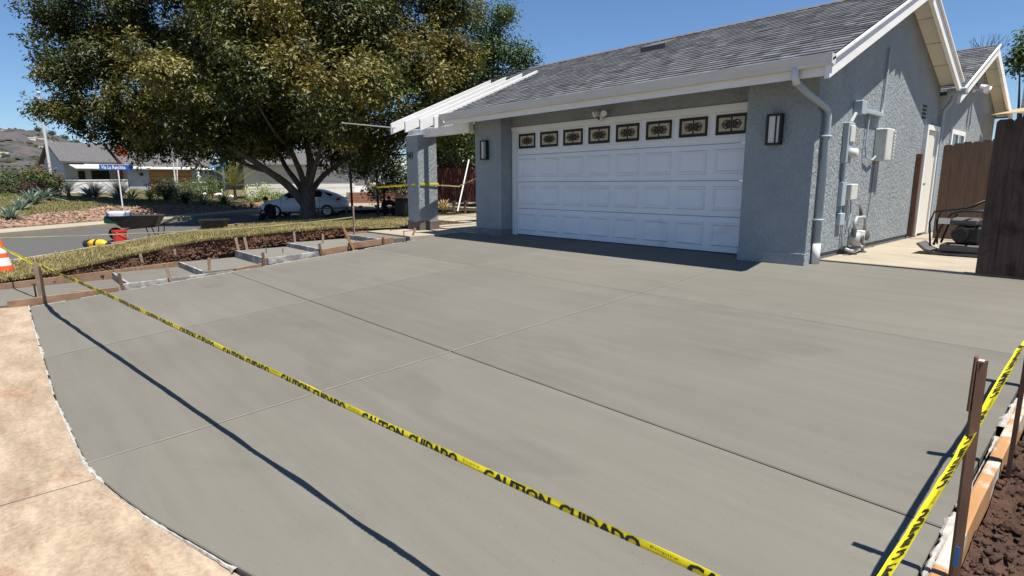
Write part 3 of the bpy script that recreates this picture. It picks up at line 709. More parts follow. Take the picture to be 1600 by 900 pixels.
for i in range(8):
    cx = .337+.6096*i; cz = 1.875
    raised(cx, cz, .53, .37).build('window_surround', 'trim_white', G)
    mb = MB(); mb.box((cx-.205,.013,cz-.10), (cx+.205,.018,cz+.10)); wo = mb.build('window', 'stained_glass', G)
    mb = MB()
    for a, b in (((-.24,-.14),(.24,-.098)), ((-.24,.098),(.24,.14)), ((-.24,-.098),(-.198,.098)), ((.198,-.098),(.24,.098))): mb.box((cx+a[0],.004,cz+a[1]), (cx+b[0],.018,cz+b[1]))
    mb.build('black_border', 'door_black', wo)
    mb = MB(); mb.box((cx-.010,.004,cz-.098), (cx+.010,.012,cz+.098)); mb.box((cx-.16,.006,cz-.005), (cx+.16,.0125,cz+.005))
    for s in (-1, 1):
        mb.tube([(cx+s*.078+.058*math.cos(a),.008,cz+.058*math.sin(a)) for a in [k*2*math.pi/16 for k in range(17)]], .007, 6); mb.lathe([(.030,0),(.030,.006),(.015,.008)], (cx+s*.078,.0045,cz), 12, 'y')
        for a in range(6): mb.tube([(cx+s*.078,.008,cz), (cx+s*.078+.058*math.cos(a*1.047+.5),.008,cz+.058*math.sin(a*1.047+.5))], .0045, 5)
        for q in (-1, 1): mb.lathe([(.026,0),(.026,.005)], (cx+s*.042,.0048,cz+q*.034), 10, 'y')
    mb.build('leaded_ornament', 'ornament', wo)
mb = MB(); mb.box((-.085,-.012,0), (.03,.06,2.05)); mb.build('jamb_trim', 'trim_white', G)
mb = MB(); mb.box((-.085,-.014,2.05), (4.978,.06,2.10)); mb.box((-.085,-.03,2.10), (4.978,.06,2.152)); mb.build('head_trim', 'trim_white', G)
mb = MB(); mb.bev((-.07,-.03,1.35), (-.02,-.013,1.50), .006); mb.build('latch_box', 'trim_white', G)

# ---------------- wall lamps
def sconce(cx, lab):
    t = thing('wall_lamp', lab, 'lamp', (cx,-.3,1.53), 'black box wall lamps'); y = -.3; z0 = 1.53
    mb = MB(); mb.box((cx-.08,y-.015,z0+.02), (cx+.08,y-.001,z0+.37)); mb.build('back_plate', 'black_metal', t)
    mb = MB()
    for s in (-1, 1): mb.box((cx+s*.085-.014,y-.09,z0), (cx+s*.085+.014,y-.016,z0+.39))
    mb.box((cx-.071,y-.09,z0+.365), (cx+.071,y-.016,z0+.39)); mb.box((cx-.071,y-.09,z0), (cx+.071,y-.016,z0+.025)); mb.box((cx+.018,y-.09,z0+.025), (cx+.034,y-.078,z0+.365))
    mb.build('frame', 'black_metal', t)
    mb = MB(); mb.box((cx-.069,y-.075,z0+.027), (cx+.069,y-.03,z0+.363)); mb.build('glass', 'lamp_glass', t)
sconce(-.56, 'black box wall lamp on the narrow pier left of the garage door')
sconce(5.39, 'black box wall lamp on the wide pier right of the garage door')
# ---------------- security light
t = thing('security_camera', 'white twin-lamp security light and camera above the garage door', 'camera', (2.28,0,2.20))
mb = MB(); mb.lathe([(.055,0),(.055,-.03),(.03,-.05)], (2.28,-.001,2.225), 16, 'y'); mb.build('mount', 'pale_metal', t)
for s in (-1, 1):
    mb = MB(); mb.tube([(2.28+s*.02,-.05,2.225),(2.28+s*.08,-.09,2.235)], .014, 8); mb.tube([(2.28+s*.07,-.08,2.24),(2.28+s*.11,-.15,2.205)], [.035,.055], 12); mb.build('lamp_head', 'trim_white', t)
mb = MB(); mb.bev((2.25,-.15,2.09), (2.325,-.06,2.19), .015); cb = mb.build('camera_body', 'trim_white', t)
mb = MB(); mb.box((2.268,-.156,2.11), (2.307,-.149,2.165)); mb.build('lens', 'black_metal', cb)

# ---------------- entry pergola
PG = thing('entry_pergola', 'stucco pillar numbered 341 carrying white beam and sloping pergola rafters', 'pergola', (-2.88,-.36,0))
mb = MB(); mb.bev((-3.14,-.63,.16), (-2.63,-.10,2.16), .015); pil = mb.build('pillar', 'stucco', PG)
mb = MB(); mb.bev((-3.155,-.645,-.04), (-2.615,-.085,.18), .015); mb.build('pillar_base', 'pillar_foot', PG)
tv, tf = text_tris('341', .02); mb = MB(); mb.add([(-3.09+x*.150, -.646, 1.61+y*.175) for x, y in tv], tf); mb.prism([(-3.06,-.64,1.62),(-3.05,-.64,1.62),(-3.05,-.64,1.621),(-3.06,-.64,1.621)], (0,.005,0)); mb.build('house_number', 'black_metal', pil)
mb = MB(); mb.bev((-3.3,-.46,2.10), (-.935,-.33,2.30), .008); mb.build('beam', 'white_paint', PG)
for x in (-3.06,-2.46,-1.87,-1.34):
    mb = MB(); f = lambda y: zr(y)+.055
    mb.prism([(x-.022,-1.05,f(-1.05)),(x-.022,1.93,f(1.93)),(x-.022,1.93,f(1.93)-.10),(x-.022,-.2,f(-.2)-.255),(x-.022,-1.05,f(-1.05)-.235)], (.048,0,0)); mb.build('rafter', 'white_paint', PG)
t = MB(); t.tube([(-2.95,-1.02,2.30),(-5.45,-1.05,2.60)], .014, 8); t.lathe([(.0,0),(.022,.01),(.022,.04),(0,.05)], (-5.46,-1.05,2.58), 8)
o = t.build('metal_rod', 'grey_metal'); setloc(o, (-2.95,-1.02,2.30)); tag(o, 'thin grey metal rod reaching out from the end pergola rafter', 'rod')

# ---------------- meters, boxes and pipes on the side wall
X = XW
t = thing('junction_box', 'grey junction box with wireway and tall conduit high on the stucco wall', 'conduit', (X,1.0,2.0))
mb = MB(); mb.bev((X+.001,.92,1.96), (X+.12,1.10,2.14), .008); mb.build('box', 'pipe_paint', t)
mb = MB(); mb.bev((X+.001,1.105,2.0), (X+.07,2.06,2.055), .005); mb.build('wireway', 'pipe_paint', t)
mb = MB(); mb.tube([(X+.035,2.03,2.02),(X+.03,2.07,2.10),(X+.03,2.09,2.2),(X+.03,2.14,3.0)], .018, 8); mb.build('conduit', 'pipe_paint', t)
mb = MB(); mb.tube([(X+.035,1.50,2.0),(X+.035,1.48,1.55),(X+.04,1.52,1.40),(X+.05,1.75,1.36),(X+.05,1.92,1.42)], .013, 8); mb.build('flexible_conduit', 'pipe_paint', t)
t = thing('meter_panel', 'pale grey electric panel with round glass meter on the side wall', 'meter', (X,.75,1.3))
mb = MB(); mb.bev((X+.001,.62,1.30), (X+.08,.84,1.84), .01); mb.build('panel_box', 'pipe_paint', t)
mb = MB(); mb.bev((X+.081,.65,1.58), (X+.10,.82,1.80), .008); mb.build('panel_door', 'pale_metal', t)
mb = MB(); mb.lathe([(.068,0),(.068,.05),(.06,.09),(.04,.10)], (X+.08,.73,1.43), 18, 'x'); mb.build('round_meter', 'pale_metal', t, True)
mb = MB(); mb.tube([(X+.03,.70,1.30),(X+.03,.70,1.0)], .02, 8); mb.build('pipe', 'pipe_paint', t); mb = MB(); mb.tube([(X+.05,.75,1.84),(X+.05,.90,1.97)], .022, 8); mb.build('pipe', 'pipe_paint', t)
t = thing('wall_cabinet', 'tall grey finned cabinet with red label on the sunlit side wall', 'cabinet', (X,2.1,1.35))
mb = MB(); mb.bev((X+.001,1.95,1.36), (X+.17,2.30,1.83), .012); mb.build('cabinet', 'pale_metal', t)
for k in range(9):
    mb = MB(); z = 1.39+k*.048; mb.box((X+.172,2.22,z), (X+.19,2.29,z+.024)); mb.build('cooling_fin', 'pale_metal', t)
mb = MB(); mb.box((X+.04,2.302,1.70), (X+.12,2.306,1.78)); mb.build('warning_label', 'bucket_red', t)
t = thing('utility_boxes', 'small grey utility boxes joined by pipes between meter and gas pipes', 'utility box', (X,.9,.6))
mb = MB(); mb.bev((X+.001,.86,.80), (X+.11,1.10,1.02), .01); mb.build('box', 'pale_metal', t)
mb = MB(); mb.bev((X+.001,.66,.72), (X+.06,.80,1.05), .008); mb.build('box', 'pipe_paint', t)
mb = MB(); mb.bev((X+.001,.68,.45), (X+.06,.84,.62), .008); mb.build('box', 'pipe_paint', t)
for pp in ([(X+.03,1.12,.80),(X+.03,1.16,.6),(X+.03,1.1,.4)], [(X+.03,.9,.8),(X+.03,.9,.3),(X+.03,.93,.1)], [(X+.03,.74,.72),(X+.03,.74,.6)]):
    mb = MB(); mb.tube(pp, .013, 8); mb.build('pipe', 'pipe_paint', t)
t = thing('gas_meter', 'grey gas meter with regulator and bent pipes at the foot of the wall', 'gas meter', (6.02,1.05,.02))
mb = MB(); mb.lathe([(.04,-.08),(.095,-.065),(.105,0),(.095,.06),(.04,.075)], (6.05,1.02,.25), 18, 'x'); mb.build('meter_body', 'grey_metal', t, True)
mb = MB(); mb.lathe([(.055,0),(.055,.02),(.02,.025)], (6.126,1.02,.25), 16, 'x'); mb.build('dial', 'dark_grey', t)
mb = MB(); mb.tube([(6.05,.92,.38),(6.05,.92,.5),(6.05,.98,.55),(6.05,1.30,.55),(6.05,1.36,.5),(6.05,1.36,.05)], .022, 10); mb.build('pipe_loop', 'grey_metal', t, True)
mb = MB(); mb.tube([(6.05,1.36,.14),(6.05,1.15,.09),(6.05,.86,.09),(6.0,.80,.12)], .022, 10); mb.build('pipe', 'grey_metal', t, True); mb = MB(); mb.tube([(6.02,1.25,.55),(6.0,1.25,.72)], .022, 8); mb.build('riser_pipe', 'dark_grey', t, True); mb = MB(); mb.tube([(6.05,1.36,.05),(6.05,1.36,.03)], .05, 10); mb.build('pipe_flange', 'dark_grey', t); mb = MB(); mb.tube([(6.05,.92,.3),(6.05,.92,.40)], .035, 10); mb.build('coupling', 'dark_grey', t)
mb = MB(); mb.lathe([(.03,0),(.075,.02),(.075,.05),(.03,.07)], (6.05,1.36,.28), 14, 'x'); mb.build('regulator', 'dark_grey', t); mb = MB(); mb.bev((6.0,1.12,.18), (6.10,1.25,.36), .01); mb.build('index_box', 'pale_metal', t)
mb = MB(); mb.tube([(X+.02,2.0,1.36),(X+.02,1.98,.8),(X+.02,1.90,.35),(X+.02,1.84,.12),(X+.06,1.95,.05),(X+.08,2.2,.045)], .006, 6); o = mb.build('loose_cable', 'dark_grey'); setloc(o, (X+.02,2.0,.05)); tag(o, 'thin dark cable hanging from the grey cabinet down the stucco', 'cable')
mb = MB(); mb.bev((X+.005,4.30,.06), (X+.09,4.38,1.53), .006); o = mb.build('leaning_board', 'stake_dark'); setloc(o, (X+.05,4.34,.03)); tag(o, 'narrow dark brown board leaning upright beside the side door', 'board')
t = thing('wing_floodlight', 'white twin floodlight high on the rear wing of the house', 'floodlight', (X,8.1,2.95))
mb = MB(); mb.lathe([(.07,0),(.07,.04)], (X+.001,8.1,3.0), 12, 'x'); mb.build('mount', 'trim_white', t)
for s in (-1, 1):
    mb = MB(); mb.tube([(X+.04,8.1,3.0),(X+.12,8.1+s*.1,3.02),(X+.26,8.1+s*.16,2.96)], [.02,.06,.085], 10); mb.build('lamp_head', 'trim_white', t)

# ---------------- gate, fence, shade sail, patio cover
def board(x0, x1, y0, y1, z0, z1, parent, m='brown_wood'):
    e = .025; mb = MB(); mb.prism([(x0,y0,z0),(x1,y0,z0),(x1,y0,z1-e),(x1-e,y0,z1),(x0+e,y0,z1),(x0,y0,z1-e)], (0,y1-y0,0)); return mb.build('board', m, parent)
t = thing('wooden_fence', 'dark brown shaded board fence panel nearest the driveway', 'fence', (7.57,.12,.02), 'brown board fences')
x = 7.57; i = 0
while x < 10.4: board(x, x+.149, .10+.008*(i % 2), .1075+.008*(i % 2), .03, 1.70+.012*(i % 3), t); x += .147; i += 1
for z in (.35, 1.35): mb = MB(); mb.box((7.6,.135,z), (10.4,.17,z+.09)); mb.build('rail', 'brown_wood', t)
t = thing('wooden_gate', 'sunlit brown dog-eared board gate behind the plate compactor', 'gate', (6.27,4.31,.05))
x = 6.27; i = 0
while x < 8.3: board(x, x+.131, 4.30+.008*(i % 2), 4.3075+.008*(i % 2), .05, 1.66+.008*((i*7) % 3)+.012*i, t, 'gate_wood_lit'); x += .129; i += 1
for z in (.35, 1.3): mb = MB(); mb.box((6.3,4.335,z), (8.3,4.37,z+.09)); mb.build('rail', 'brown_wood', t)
mb = MB(); V0 = [(6.02,9.5,2.55),(8.0,9.0,2.62),(7.8,11.0,2.95),(6.25,11.2,2.80)]; n = 6
for i in range(n+1):
    for j in range(n+1):
        u, v = i/n, j/n; a = Vector(V0[0]).lerp(Vector(V0[1]), u); b = Vector(V0[3]).lerp(Vector(V0[2]), u); q = a.lerp(b, v); q.z -= .12*math.sin(u*3.14)*math.sin(v*3.14); mb.v.append(q[:])
for i in range(n):
    for j in range(n): mb.f.append((i*(n+1)+j, i*(n+1)+j+1, (i+1)*(n+1)+j+1, (i+1)*(n+1)+j)); mb.m.append(0)
o = mb.build('shade_sail', 'sail_tan', None, True); setloc(o, V0[0]); tag(o, 'tan fabric shade sail stretched above the brown fence', 'shade sail')
t = thing('patio_cover', 'white patio cover with slatted panel behind the tan shade sail', 'patio cover', (8.0,11.9,0))
for k in range(8): mb = MB(); z = 2.72+k*.17; mb.box((6.25,11.75,z), (10.5,11.80,z+.15)); mb.build('slat', 'soffit_cream', t)
mb = MB(); mb.box((6.22,11.5,4.08), (10.6,14.4,4.20)); mb.build('cover_roof', 'white_paint', t)
for (x, y) in ((6.5,11.65),(10.3,11.65),(10.3,14.2),(6.5,14.2)): mb = MB(); mb.box((x-.05,y-.05,0), (x+.05,y+.05,4.08)); mb.build('post', 'soffit_cream', t)
# ================================================================= FORMWORK
def stake(base, top, label, m='stake_wood', wd=.042, dp=.022, group='formwork stakes'):
    b = Vector(base); tp = Vector(top); d = (tp-b); L = d.length; q = d.to_track_quat('Z', 'Y').to_matrix()
    mb = MB(); h = wd/2; k = dp/2
    prof = [(-k,-h,-.04),(k,-h,-.04),(k,h,-.04),(-k,h,-.04)]
    vs = [b+q@Vector(p) for p in prof]+[b+q@Vector((x*1.0,y*1.0,L*.5)) for x,y,_ in prof]+[b+q@Vector((x*1.06,y*1.04,L+.004*((i*7) % 3))) for i,(x,y,_) in enumerate(prof)]
    mb.add(vs, [(3,2,1,0),(8,9,10,11)]+[(j*4+i, j*4+(i+1) % 4, j*4+4+(i+1) % 4, j*4+4+i) for j in range(2) for i in range(4)])
    o = mb.build('wooden_stake', m); setloc(o, b); tag(o, label, 'stake', group); return o
def fboard(a, b, h, label, m='form_wood', th=.036):
    a = Vector(a); b = Vector(b); d = (b-a).normalized(); nr = Vector((-d.y, d.x, 0)).normalized()*th/2; up = Vector((0,0,h))
    mb = MB(); n = 6; vs = []
    for i in range(n+1):
        p = a+(b-a)*i/n+nr*.25*noise.noise((i*.7, a.x, a.y)); vs += [p-nr-up, p+nr-up, p+nr-Vector((0,0,.003)), p+nr*.7, p-nr*.7, p-nr-Vector((0,0,.003))]
    fs = [tuple(range(6))[::-1], tuple(range(n*6, n*6+6))]
    for i in range(n):
        for k in range(6): fs.append((i*6+k, i*6+(k+1) % 6, i*6+6+(k+1) % 6, i*6+6+k))
    mb.add(vs, fs); o = mb.build('form_board', m); setloc(o, (a+b)/2-up); tag(o, label, 'board', 'timber form boards'); return o
fboard((-3.32,-8.7,-.50), (-3.32,-6.60,-.415), .16, 'long reddish form board on the lawn side of the lowest tread')
fboard((-3.32,-6.58,-.41), (-3.32,-5.56,-.36), .13, 'reddish form board on the lawn side of the second tread')
for i, y in enumerate((-6.60,-5.56,-4.56,-3.53,-2.22)):
    zt_ = TR[i+1][2]; nm = ('lowest','second','third','fourth','topmost')[i]
    fboard((-3.27,y,zt_+.008), (-1.63,y,zt_+.008), zt_-TR[i][2]+.03, 'cement-stained riser board holding back the %s step of the walk' % nm, 'form_wet')
for i, (a, b, z, m, tx) in enumerate(((-8.05,-6.75,-.50,'form_wood','weathered form board at the foot of the walk beside the tied stake'),(-6.72,-5.1,-.425,'form_wet','cement-splashed form board edging the second tread toward the driveway'),
        (-5.05,-4.62,-.35,'form_wood','short reddish form board edging the third tread toward the driveway'),(-4.5,-3.55,-.225,'form_wet','grey stained form board edging the fourth tread toward the driveway'),
        (-3.50,-2.98,-.15,'form_wood','reddish scrap board nailed beside the leaning stake'),(-2.95,-1.95,-.07,'form_wood','dark red form board closing the top landing toward the driveway'))):
    fboard((-1.635,a,z-.01), (-1.635,b,z+.03), .12, tx, m)
fboard((-3.30,-2.2,-.03), (-3.30,-1.66,-.02), .10, 'pale form board along the lawn edge of the top landing')
for (b, tp, lab, m) in (((-1.60,-6.70,-.60),(-1.60,-6.73,-.27),'grey stake between the lowest and second treads','stake_dark'),
    ((-1.60,-6.03,-.55),(-1.60,-6.09,-.24),'cement-smeared stake halfway along the second tread','stake_wood'),
    ((-1.68,-5.46,-.46),(-1.68,-5.44,-.16),'reddish upright stake at the corner of the third tread','form_wood'),
    ((-1.60,-4.58,-.45),(-1.60,-4.59,-.13),'dark stake at the driveway end of the third riser board','stake_dark'),
    ((-1.60,-3.50,-.38),(-1.60,-3.55,-.05),'thin grey stake at the driveway end of the fourth riser board','stake_dark'),
    ((-3.24,-4.49,-.36),(-3.24,-4.54,.02),'pale stake, left one of the pair against the cut bank','stake_wood'),
    ((-3.26,-4.33,-.30),(-3.26,-4.37,.02),'tan stake, right one of the pair against the cut bank','stake_wood'),
    ((-3.26,-3.36,-.25),(-3.26,-3.37,.07),'tan stake against the bank beyond the fourth tread','stake_wood'),
    ((-2.60,-3.04,-.20),(-2.60,-3.03,.02),'short pale stake standing in the fresh fifth tread','stake_wood'),
    ((-1.60,-2.84,-.26),(-1.60,-3.08,.30),'tall orange-tan stake leaning to the left beside the upper treads','form_orange'),
    ((-1.60,-2.17,-.28),(-1.60,-2.20,-.02),'short grey stake in front of the top landing','stake_dark'),
    ((-1.60,-1.59,-.20),(-1.58,-1.43,.12),'pale stake leaning to the right at the end of the walk','stake_wood'),
    ((-3.37,-6.13,-.36),(-3.37,-6.15,-.17),'tan stake behind the reddish board under the bank','stake_wood'),
    ((-3.37,-5.59,-.30),(-3.37,-5.60,-.13),'brown stake in the bank beside the third riser','stake_wood'),
    ((-3.05,-2.10,-.05),(-3.04,-2.10,.55),'pale lawn stake holding the rear caution tape','stake_wood')):
    stake(b, tp, lab, m, .05 if 'lawn' in lab or 'pair' in lab else .042)
def rebar(b, h, lab):
    mb = MB(); mb.tube([b, (b[0]+.004,b[1],b[2]+h*.5), (b[0],b[1]+.006,b[2]+h)], .009, 6); o = mb.build('steel_pin', 'rebar'); setloc(o, b); tag(o, lab, 'steel pin', 'steel pins')
rebar((-2.40,-4.26,-.30), .24, 'rusty steel pin standing in the fourth tread near its riser')
rebar((-2.2,-4.02,-.30), .15, 'short dark steel pin in the middle of the fourth tread')
rebar((-2.0,-2.6,-.2), .13, 'short dark steel pin in the fifth tread behind the scrap board')
rebar((-1.75,-1.62,-.1), .17, 'dark steel pin behind the right-leaning stake')
rebar((-3.0,-1.2,-.04), .20, 'rusty steel pin on the grass edge near the pillar')
# corner post of the tape
stake((-1.66,-7.66,-.66), (-1.67,-7.67,-.02), 'thick cement-crusted stake tied with caution tape at the foot of the walk', 'stake_wood', .075, .04)
mb = MB(); mb.tube([(-2.05,-7.72,-.60),(-2.04,-7.72,-.36)], .012, 6); mb.tube([(-2.05,-7.72,-.58),(-1.75,-7.82,-.60)], .010, 6); o = mb.build('bent_bar', 'rebar'); setloc(o, (-2.05,-7.72,-.6)); tag(o, 'bent dark steel bar beside the cement-crusted stake', 'steel bar')
fboard((-2.0,-7.3,-.52), (-1.75,-6.9,-.50), .05, 'loose pale scrap of timber lying on the lowest tread')
stake((-6.2,-8.42,-.70), (-6.2,-8.42,.22), 'thin wooden stake at the street corner where the two left tapes tie', 'stake_wood', .04, .03)
stake((-6.2,5.5,-.02), (-6.2,5.5,1.85), 'tall stake behind the garage pier holding the pale tape', 'stake_wood', .04, .03)
# right-hand form and stakes
for i, (a, b, m, lab) in enumerate(((-6.85,-4.42,'form_orange','orange wooden form board along the right edge of the driveway'),(-4.38,-1.9,'form_orange','cement-whitened form board further along the right driveway edge'),(-1.87,.05,'form_wet','grey form board at the far end of the right driveway edge'))):
    fboard((8.435,a,zd(a)+.012), (8.435,b,zd(b)+.012), .15, lab, m, .05)
s1 = stake((8.485,-5.50,-.62), (8.470,-5.51,.435), 'dark stake with split top and blue mark beside the orange form board', 'stake_dark', .030, .018, 'tape stakes on the right')
mb = MB(); mb.box((8.4615,-5.524,.436), (8.4785,-5.496,.441)); mb.build('split_top', 'stake_top', s1)
mb = MB(); mb.box((8.474,-5.5165,-.36), (8.490,-5.5150,-.28)); mb.build('blue_mark', 'blue_mark', s1)
mb = MB(); mb.bev((8.450,-5.530,.25), (8.459,-5.497,.455), .003); mb.build('splint', 'stake_dark', s1)
stake((8.49,-4.36,-.55), (8.50,-4.50,.56), 'dark stake at the right picture edge, second along the tape', 'stake_dark', .036, .02, 'tape stakes on the right')
stake((8.49,-3.2,-.45), (8.50,-3.22,.60), 'dark stake furthest along the right-hand form board', 'stake_dark', .05, .024, 'tape stakes on the right')
stake((8.50,-6.74,-.75), (8.49,-6.75,.16), 'dark stake at the near corner where both tapes meet', 'stake_dark', .05, .03, 'tape stakes on the right')

# ================================================================= CAUTION TAPE
def clipped(tv, tf, y0):                    # keep what stands above y0, stretched back to 0..1
    bm = bmesh.new(); vv = [bm.verts.new((x, y, 0)) for x, y in tv]
    for f in tf:
        try: bm.faces.new([vv[i] for i in f])
        except ValueError: pass
    bmesh.ops.bisect_plane(bm, geom=bm.verts[:]+bm.edges[:]+bm.faces[:], plane_co=(0,y0,0), plane_no=(0,-1,0), clear_outer=True)
    bmesh.ops.triangulate(bm, faces=bm.faces[:]); bm.verts.index_update()
    r = [(v.co.x, (v.co.y-y0)/(1-y0)) for v in bm.verts], [[v.index for v in f.verts] for f in bm.faces]; bm.free(); return r
TXT = {k: clipped(*text_tris(k, .045), .38) for k in ('CAUTION', 'CUIDADO')}
TXT['mark'] = text_tris('Empire', .0)
def tape(name, path, wd, label, tilt, start=0.0, letters=True, seed=0, fold=.9, m='tape_yellow'):
    W = wd if callable(wd) else (lambda f: wd)
    P = [Vector(p) for p in path]; cum = [0]
    for a, b in zip(P, P[1:]): cum.append(cum[-1]+(b-a).length)
    Lt = cum[-1]
    def at(s):
        s = max(0, min(Lt, s))
        for i in range(len(P)-1):
            if s <= cum[i+1] or i == len(P)-2:
                f = (s-cum[i])/max(1e-6, cum[i+1]-cum[i]); p = P[i].lerp(P[i+1], f); d = (P[i+1]-P[i]).normalized(); break
        p = p+Vector((0,0,.010*noise.noise((s*.9, seed, 0))))
        th = tilt(s/Lt)+.30*noise.noise((s*1.6, seed, 4)); side = Vector((-d.y, d.x, 0)).normalized()
        u = Vector((0,0,1))*math.cos(th)+side*math.sin(th); return p, u, d.cross(u).normalized(), side
    def pt(s, v, off=0):
        p, u, nr, sd_ = at(s); crease = .003*noise.noise((s*11, v*2, seed))+.004*noise.noise((s*3, v, seed+3)); return p+u*(v-.5)*W(s/Lt)+nr*(off+crease)
    n = int(Lt/.05)+2; mb = MB(); vs = []; fs = []
    for i in range(n+1):
        s = Lt*i/n; p, u, nr, sd_ = at(s); q = pt(s, 0)
        vs.append(q+sd_*W(s/Lt)*fold*(.75+.3*noise.noise((s*2, seed, 8)))+Vector((0,0,.004+.006*noise.noise((s*4, seed, 2)))))
        for v in (0,.33,.67,1): vs.append(pt(s, v))
    for i in range(n):
        for k in range(4): fs.append((i*5+k, i*5+k+1, i*5+6+k, i*5+5+k))
    mb.add(vs, fs); o = mb.build('caution_tape', m, None, True)
    tag(o, label, 'caution tape', 'yellow caution tapes'); o.location = (0,0,0)
    if letters:
        s = start
        while s < Lt-.3:
            for word, wl, gap, lo, hi in (('CAUTION',.30,.035,.02,.93), ('CUIDADO',.29,.03,.02,.93), ('mark',.085,.025,.45,.80)):
                tv, tf = TXT[word]; xm = max(x for x, y in tv)
                if s+wl < Lt-.02:
                    mb = MB()
                    for side in (.0022, -.0022): mb.add([pt(s+x/xm*wl, lo+(hi-lo)*y, side) for x, y in tv], tf)
                    mb.build('lettering', 'tape_black', o, kind='stuff')
                s += wl+gap
    return o
tapeA = [(-1.66,-7.66,-.035)]+[(x, -7.575+.099*x, .01+.05*smooth((x+1.6)/4)) for x in (-.5,.8,2,3.2,4.4,5.6,6.8,7.6,8.2)]+[(8.485,-6.745,.085)]
tape('a', tapeA, lambda f: .044-.021*f, 'yellow CAUTION CUIDADO tape stretched across the front of the driveway', lambda f: .25*f, .62, True, 1, 1.5)
tape('b', [(8.47,-6.73,.075),(8.465,-6.3,.065),(8.475,-5.7,.14),(8.478,-5.2,.205),(8.478,-4.54,.285),(8.49,-4.42,.30),(8.49,-3.3,.40),(8.49,-3.2,.41)], .032, 'yellow CAUTION tape along the dark stakes on the right', lambda f: -.75, .05, True, 2, .35)
tape('c', [(-1.68,-7.68,-.035),(-2.9,-7.9,.06),(-4.6,-8.15,.12),(-6.2,-8.4,.16)], .035, 'yellow tape running from the crusted stake past the traffic cone', lambda f: .3, .1, False, 3)
tape('d', [(-6.2,-8.4,.06),(-5.4,-6.2,.06),(-4.5,-4.4,.10),(-3.6,-2.9,.22),(-3.05,-2.12,.33)], .022, 'faded yellow tape sagging across the lawn in front of the wheelbarrow', lambda f: .1, .1, False, 4, .5, 'tape_faded')
tape('e', [(-14.72,5.0,1.0),(-9,1.8,.93),(-3.16,-.56,1.02),(-2.9,-.65,1.03),(-2.61,-.6,1.04),(-2.60,-.1,1.04)], .05, 'yellow tape strung from the dark arbor round the stucco pillar', lambda f: .1, .1, False, 5, .3)
tape('f', [(-2.61,-.45,1.03),(-5.8,2.9,.95),(-9.0,5.6,1.05)], .04, 'thin pale tape running from behind the pillar toward the red fence', lambda f: .1, .1, False, 6, .3, 'tape_faded')
tape('g', [(-9.0,5.6,1.05),(-6.2,5.5,1.75)], .04, 'pale tape rising to the right in front of the red fence', lambda f: .1, .1, False, 7, .3, 'tape_faded')

# ================================================================= SITE EQUIPMENT
t = thing('traffic_cone', 'orange traffic cone with white bands at the left edge', 'cone', (-4.75,-8.02,-.605))
mb = MB(); mb.bev((-4.94,-8.21,-.605), (-4.56,-7.83,-.575), .01); mb.build('base', 'cone_orange', t)
for (h0, h1, m, nm) in ((0,.24,'cone_orange','body'),(.24,.38,'cone_white','white_band'),(.38,.46,'cone_orange','body'),(.46,.56,'cone_white','white_band'),(.56,.70,'cone_orange','tip')):
    f = lambda h: .145*(1-h/.70)+.028
    mb = MB(); mb.lathe([(f(h0), h0), (f(h1), h1)], (-4.75,-8.02,-.575), 24); mb.build(nm, m, t, False)
bx, by, bz = -10.7,-5.45,-.64
t = thing('bucket', 'red plastic bucket standing on the street beside the wheelbarrow', 'bucket', (bx,by,bz))
mb = MB(); mb.lathe([(.15,0),(.18,.40),(.19,.405),(.19,.44),(.175,.44),(.145,.02)], (bx,by,bz), 22); mb.build('body', 'bucket_red', t)
mb = MB(); mb.tube([(bx+.19*math.cos(a),by+.19*math.sin(a)*1, bz+.40-.16*math.sin((a+.6)/3.14*3.14)*.9) for a in [-.6+.39*i for i in range(9)]], .005, 6); mb.build('bail', 'grey_metal', t)
# wheelbarrow (handles point to the right in the picture)
wx, wy, wz = -12.0,-4.65,-.64; e = Vector((.45,.90,0)).normalized(); e2 = Vector((e.y,-e.x,0))
t = thing('wheelbarrow', 'black wheelbarrow loaded with cement bags parked on the street', 'wheelbarrow', (wx,wy,wz))
Wp = lambda a, b, c: Vector((wx,wy,wz))+(e*a+e2*b+Vector((0,0,c)))*1.22
mb = MB(); ring = lambda z, a0, a1, hw: [Wp(a0,-hw*.8,z),Wp(a0+.1,-hw,z),Wp(a1-.08,-hw,z),Wp(a1,-hw*.8,z),Wp(a1,hw*.8,z),Wp(a1-.08,hw,z),Wp(a0+.1,hw,z),Wp(a0,hw*.8,z)]
vs = ring(.34,-.42,.30,.20)+ring(.62,-.72,.46,.33)+ring(.64,-.74,.48,.35)
mb.add(vs, [tuple(range(8))[::-1]]+[(j*8+i, j*8+(i+1) % 8, j*8+8+(i+1) % 8, j*8+8+i) for j in range(2) for i in range(8)])
mb.build('tray', 'barrow_black', t)
mb = MB()
for s in (-1, 1): mb.tube([Wp(-.66,s*.07,.22), Wp(-.3,s*.15,.31), Wp(.35,s*.23,.36), Wp(.86,s*.28,.60)], .019, 8)
mb.build('handle', 'barrow_black', t)
for s in (-1, 1): mb = MB(); mb.tube([Wp(.12,s*.2,.34), Wp(.22,s*.22,.0), Wp(.36,s*.23,.02), Wp(.42,s*.23,.37)], .016, 8); mb.build('leg', 'barrow_black', t)
wh = MB(); c = Wp(-.62,0,.19); vs = []; n = 20
for k in range(n):
    a = 2*math.pi*k/n
    for (rr_, b) in ((.19,-.03),(.19,.03),(.10,.045),(.10,-.045)): vs.append(c+e*rr_*math.cos(a)+Vector((0,0,rr_*math.sin(a)))+e2*b)
wh.add(vs, [(k*4+i, k*4+(i+1) % 4, ((k+1) % n)*4+(i+1) % 4, ((k+1) % n)*4+i) for k in range(n) for i in range(4)]); wh.build('wheel', 'rubber', t)
